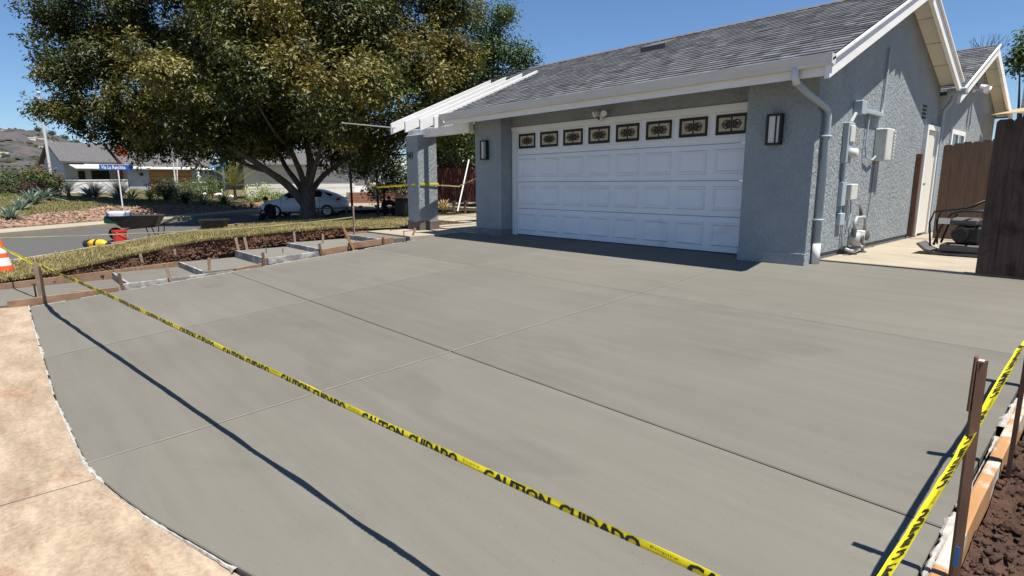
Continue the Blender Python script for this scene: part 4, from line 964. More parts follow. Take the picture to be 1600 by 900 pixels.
for k, (a, m, lab) in enumerate(((-.50,'bag_blue','blue and white cement bag lying in the front of the wheelbarrow'),(-.56,'bag_green','green bag beneath the blue cement bag in the wheelbarrow'))):
    bm = bmesh.new(); bmesh.ops.create_cube(bm, size=1); bmesh.ops.subdivide_edges(bm, edges=bm.edges[:], cuts=3, use_grid_fill=True)
    for v in bm.verts:
        x, y, z = v.co*2; q = 1-.25*(x*x+y*y)*.5
        v.co = Vector((x*.24, y*.30, z*.12*q*(1+.2*noise.noise((x*2, y*2, k)))))
    mb = MB(); bm.verts.index_update(); o0 = Wp(a,0,.66-.12*k); mb.add([o0+e*v.co.x+e2*v.co.y+Vector((0,0,v.co.z)) for v in bm.verts], [[v.index for v in f.verts] for f in bm.faces]); bm.free()
    o = mb.build('cement_bag', m, None, True); setloc(o, o0); tag(o, lab, 'bag', 'cement bags')
# yellow saw lying on the grass edge
tx, ty, tz = -9.2,-6.15,-.60
t = thing('power_tool', 'yellow and black power tool lying at the kerb edge of the lawn', 'power tool', (tx,ty,tz)); d = Vector((.80,.60,0)); q = Vector((-.6,.8,0)); Tp = lambda a, b, c: Vector((tx,ty,tz))+d*a+q*b+Vector((0,0,c))
mb = MB(); mb.tube([Tp(-.22,0,.17), Tp(-.1,0,.18), Tp(.15,0,.18), Tp(.30,0,.16)], [.09,.11,.11,.06], 12); mb.build('housing', 'tool_yellow', t, True)
mb = MB(); mb.tube([Tp(-.36,0,.16), Tp(-.22,0,.17)], [.10,.115], 12); mb.tube([Tp(-.02,0,.18), Tp(.05,0,.18)], .115, 12); mb.tube([Tp(.3,0,.16), Tp(.36,0,.15)], .07, 10); mb.build('motor_cap', 'rubber', t)
mb = MB(); mb.tube([Tp(.30,.0,.15), Tp(.55,.05,.13), Tp(.85,.03,.10), Tp(1.1,.0,.08)], .03, 8); mb.tube([Tp(.30,-.05,.08), Tp(.7,-.08,.05), Tp(1.0,-.05,.05)], .025, 8); mb.build('hose', 'dark_grey', t)
mb = MB(); mb.bev((-9.6,-5.75,-.44), (-8.0,-5.67,-.40), .01, 0, Matrix.Rotation(R(-37), 3, 'Z')); o = mb.build('loose_plank', 'stake_wood'); setloc(o, (-8.8,-5.7,-.44)); tag(o, 'pale plank lying along the lawn edge below the red bucket', 'plank')
# black tub and bits
t = thing('mixing_tub', 'black plastic tub resting on the far lawn edge', 'tub', (-12.9,-2.4,-.47)); c = Vector((-12.9,-2.4,-.47))
rt = Matrix.Rotation(R(52), 3, 'Z'); mb = MB()
def rr4(a, b, z): return [c+rt@Vector((x*a, y*b, z)) for x, y in ((-1,-.7),(-.8,-1),(.8,-1),(1,-.7),(1,.7),(.8,1),(-.8,1),(-1,.7))]
vs = rr4(.36,.24,0)+rr4(.42,.29,.30)+rr4(.45,.32,.30)+rr4(.45,.32,.34)+rr4(.40,.27,.33)+rr4(.34,.22,.05)
mb.add(vs, [tuple(range(8))[::-1], tuple(range(40,48))]+[(j*8+i, j*8+(i+1) % 8, j*8+8+(i+1) % 8, j*8+8+i) for j in range(5) for i in range(8)]); mb.build('tub_body', 'barrow_black', t)
mb = MB(); mb.bev(c+Vector((-.03,-.03,.345)), c+Vector((.03,.03,.355)), .002); mb.build('rim_tab', 'rubber', t)
for (x, y, lab) in ((-13.4,-1.55,'small black clump beside the tub, nearer one'),(-13.7,-1.15,'small black clump beyond the tub, farther one')):
    o = clods('black_clump', [(x,y,-.40),(x+.07,y+.03,-.42),(x-.06,y+.05,-.42)], [.07,.06,.05], 'rubber', None); tag(o, lab, 'debris', 'dark bits by the tub')
# plate compactor behind the fence
cx, cy, cz = 7.08,1.95,.03
t = thing('plate_compactor', 'black plate compactor with tubular roll cage parked behind the brown fence', 'plate compactor', (cx,cy,cz))
C = lambda a, b, c: (cx+a, cy+b, cz+c)
mb = MB(); pr = [(-.46,.14),(-.36,.05),(-.26,.012),(.30,.012),(.42,.09),(.42,.115),(.29,.04),(-.25,.04),(-.35,.075),(-.45,.16)]
mb.prism([C(a,-.24,z) for a, z in pr], (0,.48,0)); mb.build('base_plate', 'dark_grey', t)
mb = MB(); mb.bev(C(-.20,-.19,.05), C(.26,.19,.16), .02); mb.build('deck', 'dark_grey', t)
mb = MB(); mb.bev(C(-.06,-.16,.17), C(.24,.16,.42), .04); mb.tube([C(.02,-.18,.30), C(.02,-.25,.30)], [.11,.09], 14); mb.build('engine', 'black_metal', t)
mb = MB(); mb.bev(C(-.12,-.15,.42), C(.20,.15,.52), .03); mb.build('fuel_tank', 'dark_grey', t)
mb = MB()
for s in (-1, 1): mb.tube([C(-.26,s*.21,.14), C(-.20,s*.22,.40), C(-.10,s*.22,.58), C(.0,s*.21,.62), C(.26,s*.21,.62), C(.33,s*.21,.5), C(.33,s*.21,.14)], .016, 8)
mb.tube([C(-.10,-.22,.58), C(-.10,.22,.58)], .016, 8); mb.tube([C(.26,-.21,.62), C(.26,.21,.62)], .016, 8); mb.build('roll_cage', 'black_metal', t, True)
mb = MB()
for s in (-1, 1): mb.tube([C(-.30,s*.2,.12), C(-.34,s*.2,.45), C(-.30,s*.2,.60), C(.05,s*.18,.66), C(.22,s*.1,.76), C(.3,0,.72)], .013, 8)
mb.build('handle', 'black_metal', t, True)
mb = MB(); mb.box(C(-.23,-.252,.44), C(-.10,-.248,.52)); mb.build('label_plate', 'cone_white', t)
# street sign
t = thing('street_sign', 'blue Via La Ranchita street name sign on a white post', 'street sign', (-24.28,-3.39,-.10))
sx, sy_, sz = -24.28,-3.39,-.1
mb = MB(); mb.tube([(sx,sy_,sz-.1),(sx-.0,sy_-.0,sz+1.85)], .03, 8); mb.build('post', 'sign_white', t)
u = Vector((.13,.99,0)).normalized(); nrm = Vector((u.y,-u.x,0)); c0 = Vector((sx,sy_,sz+1.98))-u*.06
mb = MB(); q = [c0-u*.66, c0+u*.66]; hh = .13
mb.prism([q[0]-Vector((0,0,hh)), q[1]-Vector((0,0,hh)), q[1]+Vector((0,0,hh)), q[0]+Vector((0,0,hh))], nrm*-.012); bl = mb.build('blade', 'sign_blue', t)
tv, tf = text_tris('Via La Ranchita', .02); xm = max(x for x, y in tv); mb = MB(); mb.add([c0-u*.58+u*(x/xm*.95)+Vector((0,0,-.085+y*.17))+nrm*.004 for x, y in tv], tf); mb.build('lettering', 'sign_white', bl)
mb = MB(); mb.prism([q[0]+Vector((0,0,hh*.86))+nrm*.003, q[1]+Vector((0,0,hh*.86))+nrm*.003, q[1]+Vector((0,0,hh))+nrm*.003, q[0]+Vector((0,0,hh))+nrm*.003], nrm*.002); mb.build('edge_strip', 'sign_white', bl)
mb = MB(); mb.tube([(-41.1,-4.85,.3),(-41.1,-4.85,7.0)], .085, 10); mb.lathe([(.02,0),(.12,.02),(.12,.06),(0,.12)], (-41.1,-4.85,7.0), 10); o = mb.build('white_pole', 'cone_white'); setloc(o, (-41.1,-4.85,.3)); tag(o, 'tall slim white pole rising into the tree foliage on the left', 'pole')
# ================================================================= VEGETATION
def leaf_cloud(name, blobs, n, ls, cols, parent, seed, m='leaf', shell=.55, flat=.8, droop=.25, wr=.42, tuft=14, tr=.22, sub=0):
    r = np.random.default_rng(seed); B = np.array(blobs); wgt = B[:, 3]**2; wgt = wgt/wgt.sum()
    if sub:
        q = r.normal(size=(len(B)*sub, 3)); q /= np.linalg.norm(q, axis=1)[:, None]; B0 = np.repeat(B, sub, 0); B = B0.copy(); B[:, :3] += q*(B0[:, 3]*r.uniform(.45, .95, len(B0)))[:, None]*np.array([1,1,.85]); B[:, 3] *= r.uniform(.30, .52, len(B0)); wgt = B[:, 3]**2; wgt = wgt/wgt.sum()
    nt_ = max(1, n//tuft); idx = r.choice(len(B), nt_, p=wgt)
    d = r.normal(size=(nt_, 3)); d /= np.linalg.norm(d, axis=1)[:, None]
    rad = shell+(1.06-shell)*r.random(nt_)**.6
    d[:, 2] *= flat; tc_ = B[idx, :3]+d*(B[idx, 3]*rad)[:, None]+r.normal(0, .08, (nt_, 3))*B[idx, 3][:, None]
    c = np.repeat(tc_, tuft, 0); tcol = np.asarray(cols)[(r.integers(0, len(cols), len(B)))[idx] if sub else r.integers(0, len(cols), nt_)]*r.uniform(.8, 1.2, (nt_, 1)); n = len(c)
    p = c+r.normal(0, tr, (n, 3)); dd = np.repeat(d, tuft, 0)
    up_ = dd*.55+np.array([0,0,.75])+r.normal(0, .42, (n, 3)); up_ /= np.linalg.norm(up_, axis=1)[:, None]        # blades face out and up
    out = dd*.8+r.normal(0, .8, (n, 3)); out[:, 2] -= droop; out -= up_*(out*up_).sum(1)[:, None]; out /= np.linalg.norm(out, axis=1)[:, None]
    sd_ = np.cross(out, up_)
    L = ls*r.uniform(.6, 1.35, (n, 1)); w_ = L*wr
    V = np.stack([p, p+out*L*.5+sd_*w_*.5+up_*L*.10, p+out*L-up_*L*.05, p+out*L*.5-sd_*w_*.5+up_*L*.10], 1).reshape(-1, 3)
    F = np.arange(4*n).reshape(n, 4); F = np.concatenate([F[:, [0,1,2]], F[:, [0,2,3]]])
    col = np.repeat(tcol, tuft, 0)*r.uniform(.82, 1.2, (n, 1)); col = np.repeat(np.clip(col, 0, 1), 4, 0)
    return np_mesh(name, V, F, m, parent, col)
def limb(mb, pts, r0, r1, seg=8):
    P = [Vector(p) for p in pts]; Q = []
    for i in range(len(P)-1):
        for k in range(4):
            f = k/4; p0 = P[max(0, i-1)]; p1 = P[i]; p2 = P[i+1]; p3 = P[min(len(P)-1, i+2)]
            Q.append(.5*((2*p1)+(-p0+p2)*f+(2*p0-5*p1+4*p2-p3)*f*f+(-p0+3*p1-3*p2+p3)*f**3))
    Q.append(P[-1]); n = len(Q)-1
    mb.tube(Q, [r0+(r1-r0)*(i/n)**.8 for i in range(n+1)], seg)
BIG = [ (-15.9,-.25,3.3,1.4),(-17.6,-1.0,3.2,1.3),(-19.2,-1.5,2.9,1.0),(-17.2,-1.2,4.6,1.8),(-30.02,-3.09,9.96,2.40),(-28.84,-3.82,8.07,1.90),(-29.23,-4.57,6.96,1.20),(-28.15,-3.57,6.21,2.00),(-28.51,-5.85,4.91,0.60),(-27.85,-5.18,4.68,0.70),(-27.19,-4.52,4.43,1.00),(-27.43,-3.36,4.06,1.60),(-28.38,-1.63,8.63,3.00),(-24.56,-1.17,5.95,2.70),(-26.04,-1.77,4.21,1.90),(-23.53,-0.63,3.79,1.80),(-23.24,1.05,8.72,3.00),(-20.61,0.07,5.59,2.60),(-21.08,0.59,3.83,1.80),(-15.73,1.28,6.83,2.60),(-14.45,0.51,4.40,2.20),(-16.82,0.59,3.25,1.50),(-17.98,2.40,3.42,1.50),(-15.24,3.55,7.60,2.60),(-11.67,2.22,4.92,2.20),(-14.03,3.88,3.88,2.00),(-14.29,6.05,7.30,2.40),(-12.69,5.58,4.67,2.00),(-14.60,8.63,6.90,1.90),(-14.60,9.05,8.38,1.60),(-14.67,9.88,6.18,1.30),(-14.27,6.51,3.39,1.30),(-16.10,5.88,2.98,1.20),(-15.14,8.93,4.64,1.50),(-24.29,0.75,11.81,3.20),(-17.96,2.97,10.91,3.20),(-16.03,6.58,10.71,2.80),(-28.04,-1.88,11.90,2.80),(-15.04,9.05,10.17,1.50),(-30.76,0.29,8.65,3.00),(-23.69,3.20,7.27,3.20),(-21.28,7.44,7.44,3.00),(-27.53,3.06,11.22,3.00),(-22.90,6.59,10.87,3.00),(-20.48,5.71,3.44,1.60),(-24.87,1.07,4.30,2.20),(-28.09,-0.96,4.43,2.20),(-19.64,4.12,5.29,2.40),(-21.95,-0.67,2.79,0.90),(-26.43,-2.52,3.10,1.00),(-24.14,-1.57,2.80,0.80) ]
T = thing('shade_tree', 'huge spreading dark olive shade tree with several trunks beside the lawn', 'tree', (-15.86,2.16,-.5))
mb = MB()
mb.tube([(-15.84,2.14,-.75),(-15.86,2.16,-.42),(-15.90,2.20,-.1),(-15.96,2.25,.29),(-16.05,2.30,.95)], [.52,.40,.33,.31,.30], 14)
for L_, a, b in (([(-16.03,2.2,.10),(-16.13,1.5,.99),(-16.24,.78,1.58),(-16.32,.08,2.09),(-16.6,-.66,2.62),(-17.5,-.95,3.2)],.22,.07),([(-16.04,2.28,.6),(-16.34,2.18,1.53),(-16.24,1.79,2.47),(-15.63,1.25,3.58),(-15.7,.89,5.31),(-15.9,.6,7.2)],.17,.05),
    ([(-16.03,2.31,.7),(-16.31,2.63,1.95),(-16.87,2.81,3.23),(-16.71,3.46,4.91),(-16.17,3.96,7.32),(-17,3.6,9.5)],.20,.05),([(-15.98,2.35,.6),(-16.15,3.11,1.4),(-16.14,4.06,2.06),(-15.56,4.92,2.83),(-14.76,6.17,4.11),(-14.4,7.4,5.8)],.15,.04),
    ([(-16.09,2.22,.6),(-16.64,2.05,1.21),(-17.87,2.09,1.9),(-18.95,2.01,3.18),(-20.65,1.43,5.16),(-22.5,.6,7.2)],.16,.05),([(-16.0,2.33,.7),(-15.26,2.37,1.73),(-14.38,2.42,2.8),(-13.17,2.63,4.21),(-12.4,2.4,5.3)],.13,.04),
    ([(-16.24,.78,1.58),(-16.5,.23,1.73),(-17.42,-.09,2.07),(-19.1,-.6,2.6),(-20.6,-1.6,3.6)],.09,.03),([(-16.55, 0.89, 1.58), (-18.08, 0.36, 1.96), (-20.21, -0.31, 2.58), (-23.24, -1.12, 3.59)],.10,.02),
    ([(-16.24,1.79,2.47),(-14.8,.6,3.1),(-13.4,-.4,3.9)],.09,.03),([(-16.87,2.81,3.23),(-18.6,4.2,4.4),(-20.6,6,6)],.10,.03),([(-16.3,4.0,2.05),(-17.5,5.2,2.9),(-19.5,5.8,3.6)],.07,.02)):
    limb(mb, L_, a, b)
mb.build('trunk', 'bark', T, True)
OL = [(.060,.068,.014),(.040,.052,.011),(.085,.086,.017),(.125,.115,.024),(.032,.042,.010),(.16,.135,.030),(.05,.066,.012),(.042,.054,.011),(.18,.165,.04)]
leaf_cloud('crown', BIG[:-3], 330000, .20, OL, T, 11, shell=.3, tuft=20, tr=.17, sub=10)
def tree(nm, lab, base, blobs, n, ls, cols, seed, tr0=.16, group=None, m='leaf', cat='tree', tuft=12, trr=.2, shell=.4):
    t = thing(nm, lab, cat, base, group); c = Vector((sum(b[0] for b in blobs)/len(blobs), sum(b[1] for b in blobs)/len(blobs), sum(b[2] for b in blobs)/len(blobs)))
    mb = MB(); fork = Vector(base).lerp(c, .45); mb.tube([Vector(base)-Vector((0,0,.2)), Vector(base)+Vector((0,0,.1)), fork], [tr0*1.3, tr0, tr0*.75], 8)
    for b in blobs[:8]: limb(mb, [fork, (fork+Vector(b[:3]))/2+Vector((0,0,.2)), b[:3]], tr0*.5, tr0*.12, 6)
    mb.build('trunk', 'bark', t, True); leaf_cloud('crown', blobs, n, ls, cols, t, seed, m, tuft=tuft, tr=trr, shell=shell, sub=7); return t
T2 = [(-15.62,12.69,9.18,1.10),(-15.01,13.05,8.02,1.20),(-14.65,13.17,7.03,1.10),(-15.62,12.23,7.53,1.40),(-14.36,13.59,7.35,0.60),(-16.99,12.72,9.29,1.20),(-16.37,12.60,6.38,1.50),(-15.37,13.15,9.84,0.70),(-17.09,12.09,7.41,1.60)]
GR = [(.06,.10,.022),(.08,.125,.03),(.05,.085,.018),(.10,.14,.035)]
tree('green_tree', 'brighter green tree showing above the roof behind the pergola', (-15.1,12.1,-.3), T2, 16000, .17, GR, 12)
T3 = [(-12.5,7.4,3.5,1.3),(-12.4,9.2,3.4,1.4),(-12.3,11,3.6,1.4),(-12.6,6.0,3.7,1.1),(-18.94,12.03,3.64,1.70),(-17.41,12.00,2.85,1.50),(-18.12,13.04,4.00,1.50),(-20.17,11.95,2.78,1.40),(-20.57,13.73,5.34,2.00),(-18.68,14.22,5.02,2.00)]
tree('leafy_shrub', 'leafy green tree seen between pillar and garage above the red fence', (-18.2,12.2,-.3), T3, 22000, .18, GR, 13)
RO = [(-22.39,9.33,2.24,1.00),(-20.88,9.27,1.47,1.00),(-22.68,8.81,1.49,0.90),(-21.35,10.44,2.04,1.20),(-21.06,8.93,0.93,0.90),(-24.06,8.93,2.01,1.10),(-20.09,10.05,1.10,0.90)]
t = tree('rose_bush', 'tall bush dotted with white blossoms behind the dark frame', (-21.8,9.3,-.4), RO, 9000, .15, GR, 14, .08, None, 'leaf_matte', 'bush')
leaf_cloud('blossoms', [(a,b,c,d*1.05) for a,b,c,d in RO], 1500, .15, [(.72,.70,.58),(.80,.79,.70)], t, 15, 'leaf_matte', .9, tuft=6, wr=.9, tr=.06)
tree('dark_evergreen', 'dark tree behind the patio cover at the top right', (2.6,38.9,0), [(2.9,39.2,8.9,1.1),(3.6,39.8,8.3,1.4),(2.4,38.7,8.2,.8)], 5000, .26, GR, 16, .2)
mb = MB(); r_ = random.Random(3)
for k in range(26):
    p0 = Vector((1.0,37.6,7.5)); pts = [p0]; d = Vector((r_.uniform(-.5,.5), r_.uniform(-.5,.5), 1)).normalized()
    for i in range(4): pts.append(pts[-1]+d*.55); d = (d+Vector((r_.uniform(-.5,.5), r_.uniform(-.5,.5), r_.uniform(-.1,.4)))).normalized()
    mb.tube(pts, [.03,.024,.018,.012,.006], 5)
mb.tube([(1.0,37.6,-.5),(1.0,37.6,7.6)], [.2,.08], 8)
o = mb.build('bare_tree', 'bark'); setloc(o, (1,37.6,-.5)); tag(o, 'bare twiggy tree top beyond the rear wing roof', 'tree')

def rosette(nm, lab, base, n, L, wd, el, cols, seed, curve=.25, group=None, m='leaf_matte', trunk=0, fr=False):
    r = random.Random(seed); t = thing(nm, lab, 'plant', base, group); b = Vector(base)+Vector((0,0,trunk)); V = []; F = []; C = []
    for k in range(n):
        a = k*2.39996+r.uniform(-.2,.2); f = k/n; e_ = R(el[0]+(el[1]-el[0])*f+r.uniform(-8,8)); Lk = L*r.uniform(.8,1.1)*(1-.25*f)
        hd = Vector((math.cos(a), math.sin(a), 0)); sd_ = Vector((-hd.y, hd.x, 0)); p = b.copy(); ee = e_; col = np.array(cols[r.randrange(len(cols))])*r.uniform(.8,1.2); i0 = len(V); ns = 5
        for i in range(ns+1):
            u = i/ns; wv = wd*(.5+1.2*u-1.7*u*u if not fr else .35) * (1 if i < ns else .08)
            dirv = hd*math.cos(ee)+Vector((0,0,math.sin(ee))); upn = hd*-math.sin(ee)+Vector((0,0,math.cos(ee)))
            if not fr:
                V += [p+sd_*wv+upn*wv*.35, p, p-sd_*wv+upn*wv*.35]; C += [col]*3
                if i:
                    j = i0+i*3; F += [(j-3,j-2,j+1),(j-3,j+1,j),(j-2,j-1,j+2),(j-2,j+2,j+1)]
            else:
                for q in range(4):
                    uu = (i+q/4)/ns
                    if uu > 1: break
                    pp = p+dirv*(Lk/ns*q/4); ll = wd*3.2*math.sin(3.0*min(1,uu*.95+.05))+.03
                    for s in (-1, 1):
                        j = len(V); tip = pp+sd_*s*ll+dirv*ll*.7+upn*ll*.25; V += [pp-dirv*wd*.22, pp+dirv*wd*.22, tip]; C += [col]*3; F.append((j,j+1,j+2))
            p = p+dirv*(Lk/ns); ee -= curve*(1 if i else .3)
    np_mesh('leaves', V, F, m, t, np.array(C))
    mb = MB(); mb.tube([Vector(base)-Vector((0,0,.1)), b+Vector((0,0,.06))], [.09 if trunk < .2 else .14, .07], 8); mb.build('stem', 'bark', t)
    return t
AG = [(.17,.24,.19),(.21,.28,.23),(.14,.20,.16)]; CY = [(.035,.06,.02),(.05,.075,.022),(.03,.05,.018)]; YL = [(.22,.23,.05),(.28,.26,.06),(.16,.20,.045)]
def gp(x, y): return (x, y, zt(x, y)-.03)
rosette('agave', 'large blue-green agave at the left picture edge', gp(-20.9,-7.6), 30, 0.78, 0.074, (15,80), AG, 1, .06)
rosette('agave', 'tall blue-green agave below the dark bushes on the left slope', gp(-25.9,-6.66), 30, 0.98, 0.082, (15,82), AG, 2, .06)
rosette('agave', 'grey-green agave between the two largest left-hand agaves', gp(-24.2,-7.15), 26, 0.74, 0.070, (15,80), AG, 3, .07)
rosette('agave', 'agave with broad curling leaves left of the white garden wall', gp(-27.4,-6.1), 28, 1.22, 0.111, (8,75), AG, 4, .2)
rosette('yucca', 'yellow-green feathery plant in front of the left end of the garden wall', gp(-30.8,-4.87), 26, 1.40, 0.056, (20,85), YL, 5, .2, None, 'leaf_matte', .2, True)
rosette('agave', 'pale agave with drooping leaves between yellow plant and first cycad', gp(-33,-3.75), 24, 1.33, 0.111, (5,70), AG, 6, .22)
rosette('cycad', 'dark green cycad in front of the garden wall, left one', gp(-34.2,-3.3), 40, 1.30, 0.056, (15,80), CY, 7, .1, None, 'leaf_matte', .12, True)
rosette('cycad', 'dark green cycad right behind the street sign post', gp(-33.5,-2.15), 44, 1.64, 0.062, (15,82), CY, 8, .1, None, 'leaf_matte', .15, True)
rosette('agave', 'small pale agave at the foot of the sign-side cycad', gp(-31.5,-2.6), 24, 0.89, 0.089, (8,70), AG, 19, .15)
rosette('agave', 'spiky green agave right of the street sign', gp(-36,-1.2), 30, 1.22, 0.066, (10,75), [(.12,.19,.09),(.16,.24,.12)], 9, .1)
rosette('yucca', 'low yellow-green feathery plant right of the street sign', gp(-31.6,-.94), 24, 0.90, 0.050, (15,75), YL, 10, .2, None, 'leaf_matte', .2, True)
rosette('cycad', 'dark low cycad on the mound above the wheelbarrow', gp(-32.1,.07), 36, 1.36, 0.056, (10,70), CY, 11, .1, None, 'leaf_matte', .15, True)
rosette('cycad', 'low dark cycad above the rock bank, between wheelbarrow and tub', gp(-28.4,.25), 30, 1.08, 0.056, (10,65), CY, 12, .1, None, 'leaf_matte', .1, True)
rosette('agave', 'bright green spiky agave above the rock bank', gp(-28.9,1.3), 34, 1.05, 0.066, (10,75), [(.13,.22,.10),(.20,.30,.15)], 13, .05)
rosette('agave', 'dark green spiky agave near the end of the rock bank', gp(-29.5,2.6), 36, 1.16, 0.066, (10,78), [(.07,.13,.06),(.12,.2,.09)], 14, .05)
rosette('small_succulent', 'small brownish plant among the rocks near the kerb', gp(-27.6,2.6), 18, .55, .03, (30,85), [(.10,.12,.05),(.16,.13,.06)], 15, .1)
rosette('small_succulent', 'brownish grassy plant among the rocks behind the tub', gp(-28.6,3.9), 20, .75, .03, (35,88), [(.10,.12,.05),(.16,.13,.06)], 16, .1)
rosette('palm', 'golden-green fan palm standing beyond the rock bank', gp(-36,5.2), 44, 2.60, 0.078, (5,85), [(.20,.20,.04),(.27,.23,.05),(.12,.15,.035)], 17, .12, None, 'leaf_matte', 1.0, True)
def bush(nm, lab, c, rad, n, cols, seed, ls=.14, fl=1.0, group=None):
    t = thing(nm, lab, 'bush', (c[0], c[1], zt(c[0], c[1])), group); b = [(c[0]+rad*.5*math.cos(k*2.1+seed), c[1]+rad*.5*math.sin(k*2.1+seed), c[2]+rad*.25*math.sin(k*3+seed), rad*(.6+.1*(k % 3))) for k in range(6)]
    leaf_cloud('foliage', b, n, ls, cols, t, seed, 'leaf_matte', .3, tuft=8, tr=.12)
    mb = MB(); mb.tube([(c[0],c[1],zt(c[0],c[1])-.1), c], [.07,.03], 6); mb.build('stem', 'bark', t)
BR = [(.12,.10,.045),(.16,.12,.05),(.08,.085,.03)]; SG = [(.13,.16,.09),(.18,.21,.12),(.10,.13,.06)]
bush('brown_bush', 'brownish bush beside the gable end of the far house', (-38,-5.6,1.35), 1.0, 3000, BR, 31, .2)
bush('green_bush', 'dark green bush on the left slope in front of the hills', (-36,-6.4,.9), 1.6, 3600, CY+GR, 32, .2)
bush('red_bush', 'dark reddish bush left of the white garden wall', (-33.5,-6.0,.6), .9, 2400, [(.07,.025,.025),(.05,.03,.025)], 33, .16)
bush('dry_bush', 'brown dry bush at the far left below the hills', (-39,-8.4,-.5), 2.3, 4200, BR+[(.09,.05,.03)], 34, .22)
bush('canyon_bush', 'green brush in the hollow below the grey hills', (-58,-9.5,-1.2), 4.0, 5200, GR+CY, 35, .34)
bush('sage_bush', 'grey-green low shrub before the wooden garage door', (-35.5,.6,.75), .9, 2200, SG, 36)
bush('sage_bush', 'pale green shrub below the slim white tree trunk', (-36.5,1.9,.55), .95, 2400, SG, 37)
bush('garden_bush', 'dark green shrub right of the white fountain', (-41,5.0,.9), 1.2, 2600, GR, 38)
bush('garden_bush', 'low green shrub below the white fountain', (-38,3.1,.45), .9, 2200, SG+GR, 39)
bush('flower_bed', 'bright green flower bed beside the palm', (-34.5,6.6,.15), 1.1, 2600, [(.14,.20,.05),(.18,.24,.06),(.5,.48,.2)], 40)
bush('flower_bed', 'low green flower bed behind the white car bonnet', (-33,7.4,-.05), .8, 2000, [(.14,.20,.05),(.18,.24,.06)], 41)
mb = MB(); limb(mb, [(-44,3.1,0),(-44.05,3.15,2),(-44.1,3.1,4.2)], .09, .04); limb(mb, [(-44.05,3.2,.2),(-44.1,3.4,2.4),(-44.2,3.7,4.3)], .06, .03); o = mb.build('slim_trunk', 'cone_white', None, True); setloc(o, (-44,3.1,0)); tag(o, 'slim white tree trunk in front of the wooden garage door', 'tree')
# hedge mass closing the view behind the frame, between tree and pillar
tree('dark_hedge_tree', 'dense dark tree behind the rose bush, left of the pillar', (-24,15.5,-.4), [(-24,15.5,3.4,2.4),(-22,14.5,2.6,1.8),(-26,15,4.6,2.6),(-23,16.5,5.6,2.4),(-21.6,16.5,3.6,2.2)], 14000, .24, [(.03,.045,.014),(.045,.06,.018)], 45)
tree('dark_hedge_tree', 'dark leafy tree behind the white garage left of the trunk', (-40,9,-.2), [(-40,9,4.4,2.4),(-39,7.4,3.6,1.7),(-41.5,10.5,5.6,2.6),(-42,13,5,2.6),(-43,16,4.8,2.6)], 13000, .28, [(.03,.045,.014),(.045,.06,.018)], 46)

# ================================================================= BEYOND THE TREE
# dark metal frame, bench, planter, red fence
t = thing('metal_arbor', 'tall thin black metal arbor standing between tree and pillar', 'arbor', (-15,4.3,-.4))
for (x, y) in ((-15.3,4.0),(-14.75,5.0)): mb = MB(); mb.tube([(x,y,-.5),(x,y,2.28)], .055, 8); mb.build('post', 'black_metal', t)
mb = MB(); mb.tube([(-15.3,4.0,2.26),(-14.75,5.0,2.28),(-13.2,7.4,2.40)], .035, 8); mb.build('top_bar', 'black_metal', t)
t = thing('garden_bench', 'low dark wooden bench beside the tree trunk', 'bench', (-15.6,3.3,-.42)); e = Vector((.35,.94,0)); q = Vector((e.y,-e.x,0)); bp_ = Vector((-15.6,3.2,-.42))
for k in range(3): mb = MB(); c = bp_+q*(.12*k-.12); mb.prism([c-e*.75+Vector((0,0,.38)), c+e*.75+Vector((0,0,.38)), c+e*.75+q*.1+Vector((0,0,.38)), c-e*.75+q*.1+Vector((0,0,.38))], (0,0,.05)); mb.build('seat_slat', 'stake_dark', t)
for s in (-1, 1):
    for w_ in (-1, 1): mb = MB(); c = bp_+e*s*.6+q*w_*.1; mb.box(c-Vector((.03,.03,0)), c+Vector((.03,.03,.38))); mb.build('leg', 'stake_dark', t)
for (x, y, lab) in ((-14.3,3.9,'small mushroom-shaped path light left of the dark frame post'),(-14.2,4.6,'small path light right of the dark frame post'),(-9.6,2.6,'slim path light on the grass before the crouching worker')):
    t = thing('path_light', lab, 'path light', (x,y,zl(x,y)), 'garden path lights'); z = zl(x, y)
    mb = MB(); mb.tube([(x,y,z-.05),(x,y,z+.45)], .012, 6); mb.build('stem', 'black_metal', t)
    mb = MB(); mb.lathe([(.03,0),(.10,.06),(.10,.08),(.02,.11)], (x,y,z+.42), 12); mb.build('cap', 'dark_grey', t)
t = thing('planter_box', 'dark square planter beside the stucco pillar', 'planter', (-11.6,4.5,-.2))
mb = MB(); mb.bev((-11.95,4.2,-.25), (-11.25,4.8,.42), .03); mb.build('box', 'black_metal', t); mb = MB(); mb.bev((-12.0,4.15,.421), (-11.2,4.85,.47), .01); mb.build('rim', 'black_metal', t)
t = thing('red_fence', 'dark red board fence seen between pillar and garage', 'fence', (-13.4,8.5,-.1)); y = 6.4; i = 0
while y < 13: mb = MB(); mb.box((-13.42+.01*(i % 2),y,-.1), (-13.40+.01*(i % 2),y+.17,1.72+.02*(i % 3))); mb.build('board', 'red_wood', t); y += .18; i += 1
mb = MB(); mb.box((-13.36,6.4,.06), (-13.30,13,.14)); mb.build('rail', 'soffit_cream', t)
mb = MB(); mb.tube([(-8.86,5.1,.0),(-9.9,6.5,1.98)], .028, 6); o = mb.build('leaning_pole', 'pale_metal'); setloc(o, (-8.86,5.1,0)); tag(o, 'pale pole leaning against the red fence', 'pole')
rosette('dry_plant', 'tan straw-coloured dry plant on the path behind the pillar', (-9.2,4.7,.0), 46, .62, .05, (25,88), [(.42,.31,.15),(.52,.40,.21),(.33,.24,.11)], 77, .12)
